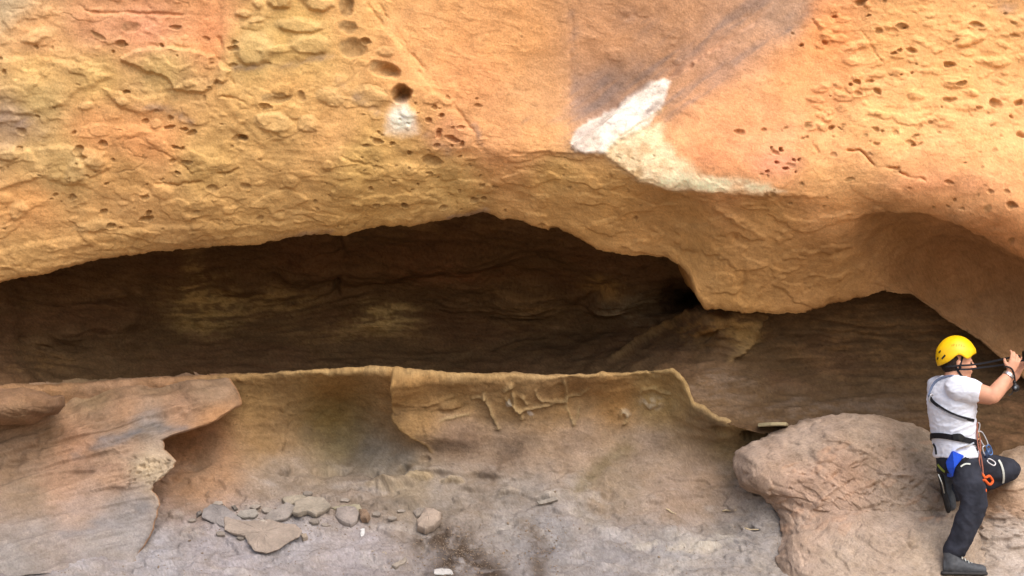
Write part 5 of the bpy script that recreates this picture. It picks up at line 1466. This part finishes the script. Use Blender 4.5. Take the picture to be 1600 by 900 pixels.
YG = YP - .02
for (x, y, lx, lz, a, b, mat) in [(1527, 668, .2, 1, .032, .017, M_MET), (1527, 681, -.1, 1, .024, .016, M_BRASS), (1536, 686, -.5, 1, .055, .020, M_MET), (1540, 705, -.35, 1, .036, .016, M_MET), (1546, 703, -.35, 1, .034, .016, plain_mat('blue carabiner', (86, 118, 170), .35, .1, 60, .5, 0, .8)), (1549, 722, -.8, .5, .03, .015, M_MET), (1520, 648, .2, 1, .03, .014, M_MET), (1524, 694, 0.8, .4, .026, .016, M_BRASS), (1455, 622, .2, 1, .026, .012, M_MET)]:
    l = Vector((lx, 0, lz)).normalized()
    oval('carabiner', V(x, y, (YG if x > 1500 else YP - .04) + random.uniform(-.03, .03)), l, Vector((l.z, .3, -l.x)).normalized(), a, b, .0046, mat, harness)
bm = bmesh.new()
M_ = Matrix.Translation(V(1543, 708, YG - .02)) @ Matrix.Rotation(.4, 4, 'Y') @ Matrix.Diagonal((.036, .028, .075, 1))
bmesh.ops.create_cube(bm, size=1.0, matrix=M_)
bmesh.ops.bevel(bm, geom=bm.edges[:], offset=.009, segments=3, affect='EDGES')
link_bm('belay_device', bm, plain_mat('blue grey metal', (70, 90, 126), .4, .1, 60, .5, 0, .5), harness)


def cord(name, pts, r, mat, parent):
    P = [V(*p) for p in pts]; out = []
    for i in range(len(P) - 1):
        p0, p1, p2, p3 = P[max(i - 1, 0)], P[i], P[i + 1], P[min(i + 2, len(P) - 1)]
        for k in range(6):
            t = k / 6
            h = [(-t ** 3 + 2 * t * t - t) / 2, (3 * t ** 3 - 5 * t * t + 2) / 2, (-3 * t ** 3 + 4 * t * t + t) / 2, (t ** 3 - t * t) / 2]
            out.append((sum((q * c for q, c in zip((p0, p1, p2, p3), h)), Vector()), r))
    out.append((P[-1], r))
    return link_bm(name, tube_mesh([out], 8), mat, parent)


ya = YP - .10
cord('cord', [(1527, 660, ya), (1527, 690, ya - .02), (1533, 715, ya - .03), (1536, 740, ya - .03), (1535, 752, ya - .03)], .0055, M_CORD, harness)
cord('cord', [(1531, 682, ya), (1532, 700, ya - .02), (1530, 722, ya - .03), (1535, 745, ya - .03)], .005, M_CORD, harness)
cord('rope_knot', [(1534, 738, ya - .02), (1539, 746, ya - .04), (1546, 744, ya - .02), (1551, 752, ya), (1546, 757, ya - .03), (1538, 750, ya - .05), (1533, 757, ya - .02), (1540, 766, ya - .03), (1536, 771, ya - .02)], .009, M_ORG, harness)
cord('cord', [(1536, 765, ya - .02), (1541, 778, ya), (1538, 790, ya), (1533, 778, ya)], .004, M_CORD, harness)
strap('knee_band', [(1560, 719), (1564, 726), (1567, 736), (1568, 746), (1567, 754)], ['trousers'], .014, M_PALE, harness, .004)
strap('shoulder_strap', [(1516, 588, 1), (1500, 594, 1), (1490, 600, 1)], ['shirt'], .018, M_WEB, harness)

# wrist watch
wax = (Rwr - Rel).normalized(); wu = wax.orthogonal().normalized(); wv = wax.cross(wu)
wc = Rel.lerp(Rwr, .90)
watch = ribbon('watch', [(wc + (wu * math.cos(t) + wv * math.sin(t)) * .034, (wu * math.cos(t) + wv * math.sin(t))) for t in [2 * math.pi * k / 20 for k in range(20)]], .018, .004, M_MET, person, True, 2)

# camera held to the rock with its strap round the neck, and the cap hanging from the wrist
camt = bpy.data.objects.new('compact_camera', None); COL.objects.link(camt)
thing(camt, 'small black camera held out in both hands, its strap stretched from the neck', 'camera')
cc = V(1606, 556, YP - .10)
bm = bmesh.new(); bmesh.ops.create_cube(bm, size=1.0, matrix=Matrix.Translation(cc) @ Matrix.Diagonal((.045, .12, .075, 1)))
bmesh.ops.bevel(bm, geom=bm.edges[:], offset=.008, segments=3, affect='EDGES')
cbody = link_bm('camera_body', bm, M_BLK, camt)
bm = bmesh.new(); bmesh.ops.create_cone(bm, cap_ends=True, segments=28, radius1=.03, radius2=.027, depth=.05, matrix=Matrix.Translation(cc + Vector((.045, 0, 0))) @ Matrix.Rotation(math.pi / 2, 4, 'Y'))
ln = link_bm('lens', bm, M_BLK, camt, False)
bm = bmesh.new(); bmesh.ops.create_uvsphere(bm, u_segments=20, v_segments=10, radius=1, matrix=Matrix.Translation(cc + Vector((.069, 0, 0))) @ Matrix.Diagonal((.006, .022, .022, 1)))
link_bm('front_glass', bm, M_GLS, ln)


def strap_free(name, pts, w, mat, parent):
    P = [(V(*p), Vector((0, -1, .25)).normalized()) for p in pts]
    return ribbon(name, P, w, .003, mat, parent, False, 5)


hy = HC.y - .082
strap_free('neck_strap', [(1470, 573, YP + .02), (1478, 573, hy + .02), (1490, 572, hy - .006), (1504, 571, hy - .004), (1520, 570, hy), (1545, 566, YP - .11), (1572, 560, YP - .15), (1594, 556, YP - .16)], .012, M_WEB, camt)
strap_free('neck_strap', [(1500, 577, hy - .004), (1514, 577, hy), (1535, 574, YP - .09), (1560, 571, YP - .10), (1580, 568, YP - .10), (1602, 562, YP - .10)], .012, M_WEB, camt)
cap = bpy.data.objects.new('hanging_pouch', None); COL.objects.link(cap)
thing(cap, 'small round black case dangling on a cord from the right wrist', 'case')
bm = bmesh.new(); ball(bm, V(1587, 606, YP - .21), (.026, .022, .028)); ball(bm, V(1585, 597, YP - .21), (.012, .012, .016))
cs = fuse('case', bm, M_BLK, cap, .004, 2)
bm = bmesh.new(); ball(bm, V(1586.5, 606, YP - .233), (.010, .006, .011))
link_bm('glass_window', bm, M_GLS, cap)
o = cord('hang_cord', [(1569, 573, YP - .22), (1576, 573.5, YP - .235), (1582, 578, YP - .23), (1585, 588, YP - .22), (1586, 600, YP - .21)], .006, M_BLK, cap)
cord('loose_end', [(1584, 608, YP - .21), (1581, 615, YP - .21), (1576, 618, YP - .21)], .0035, M_BLK, cap)
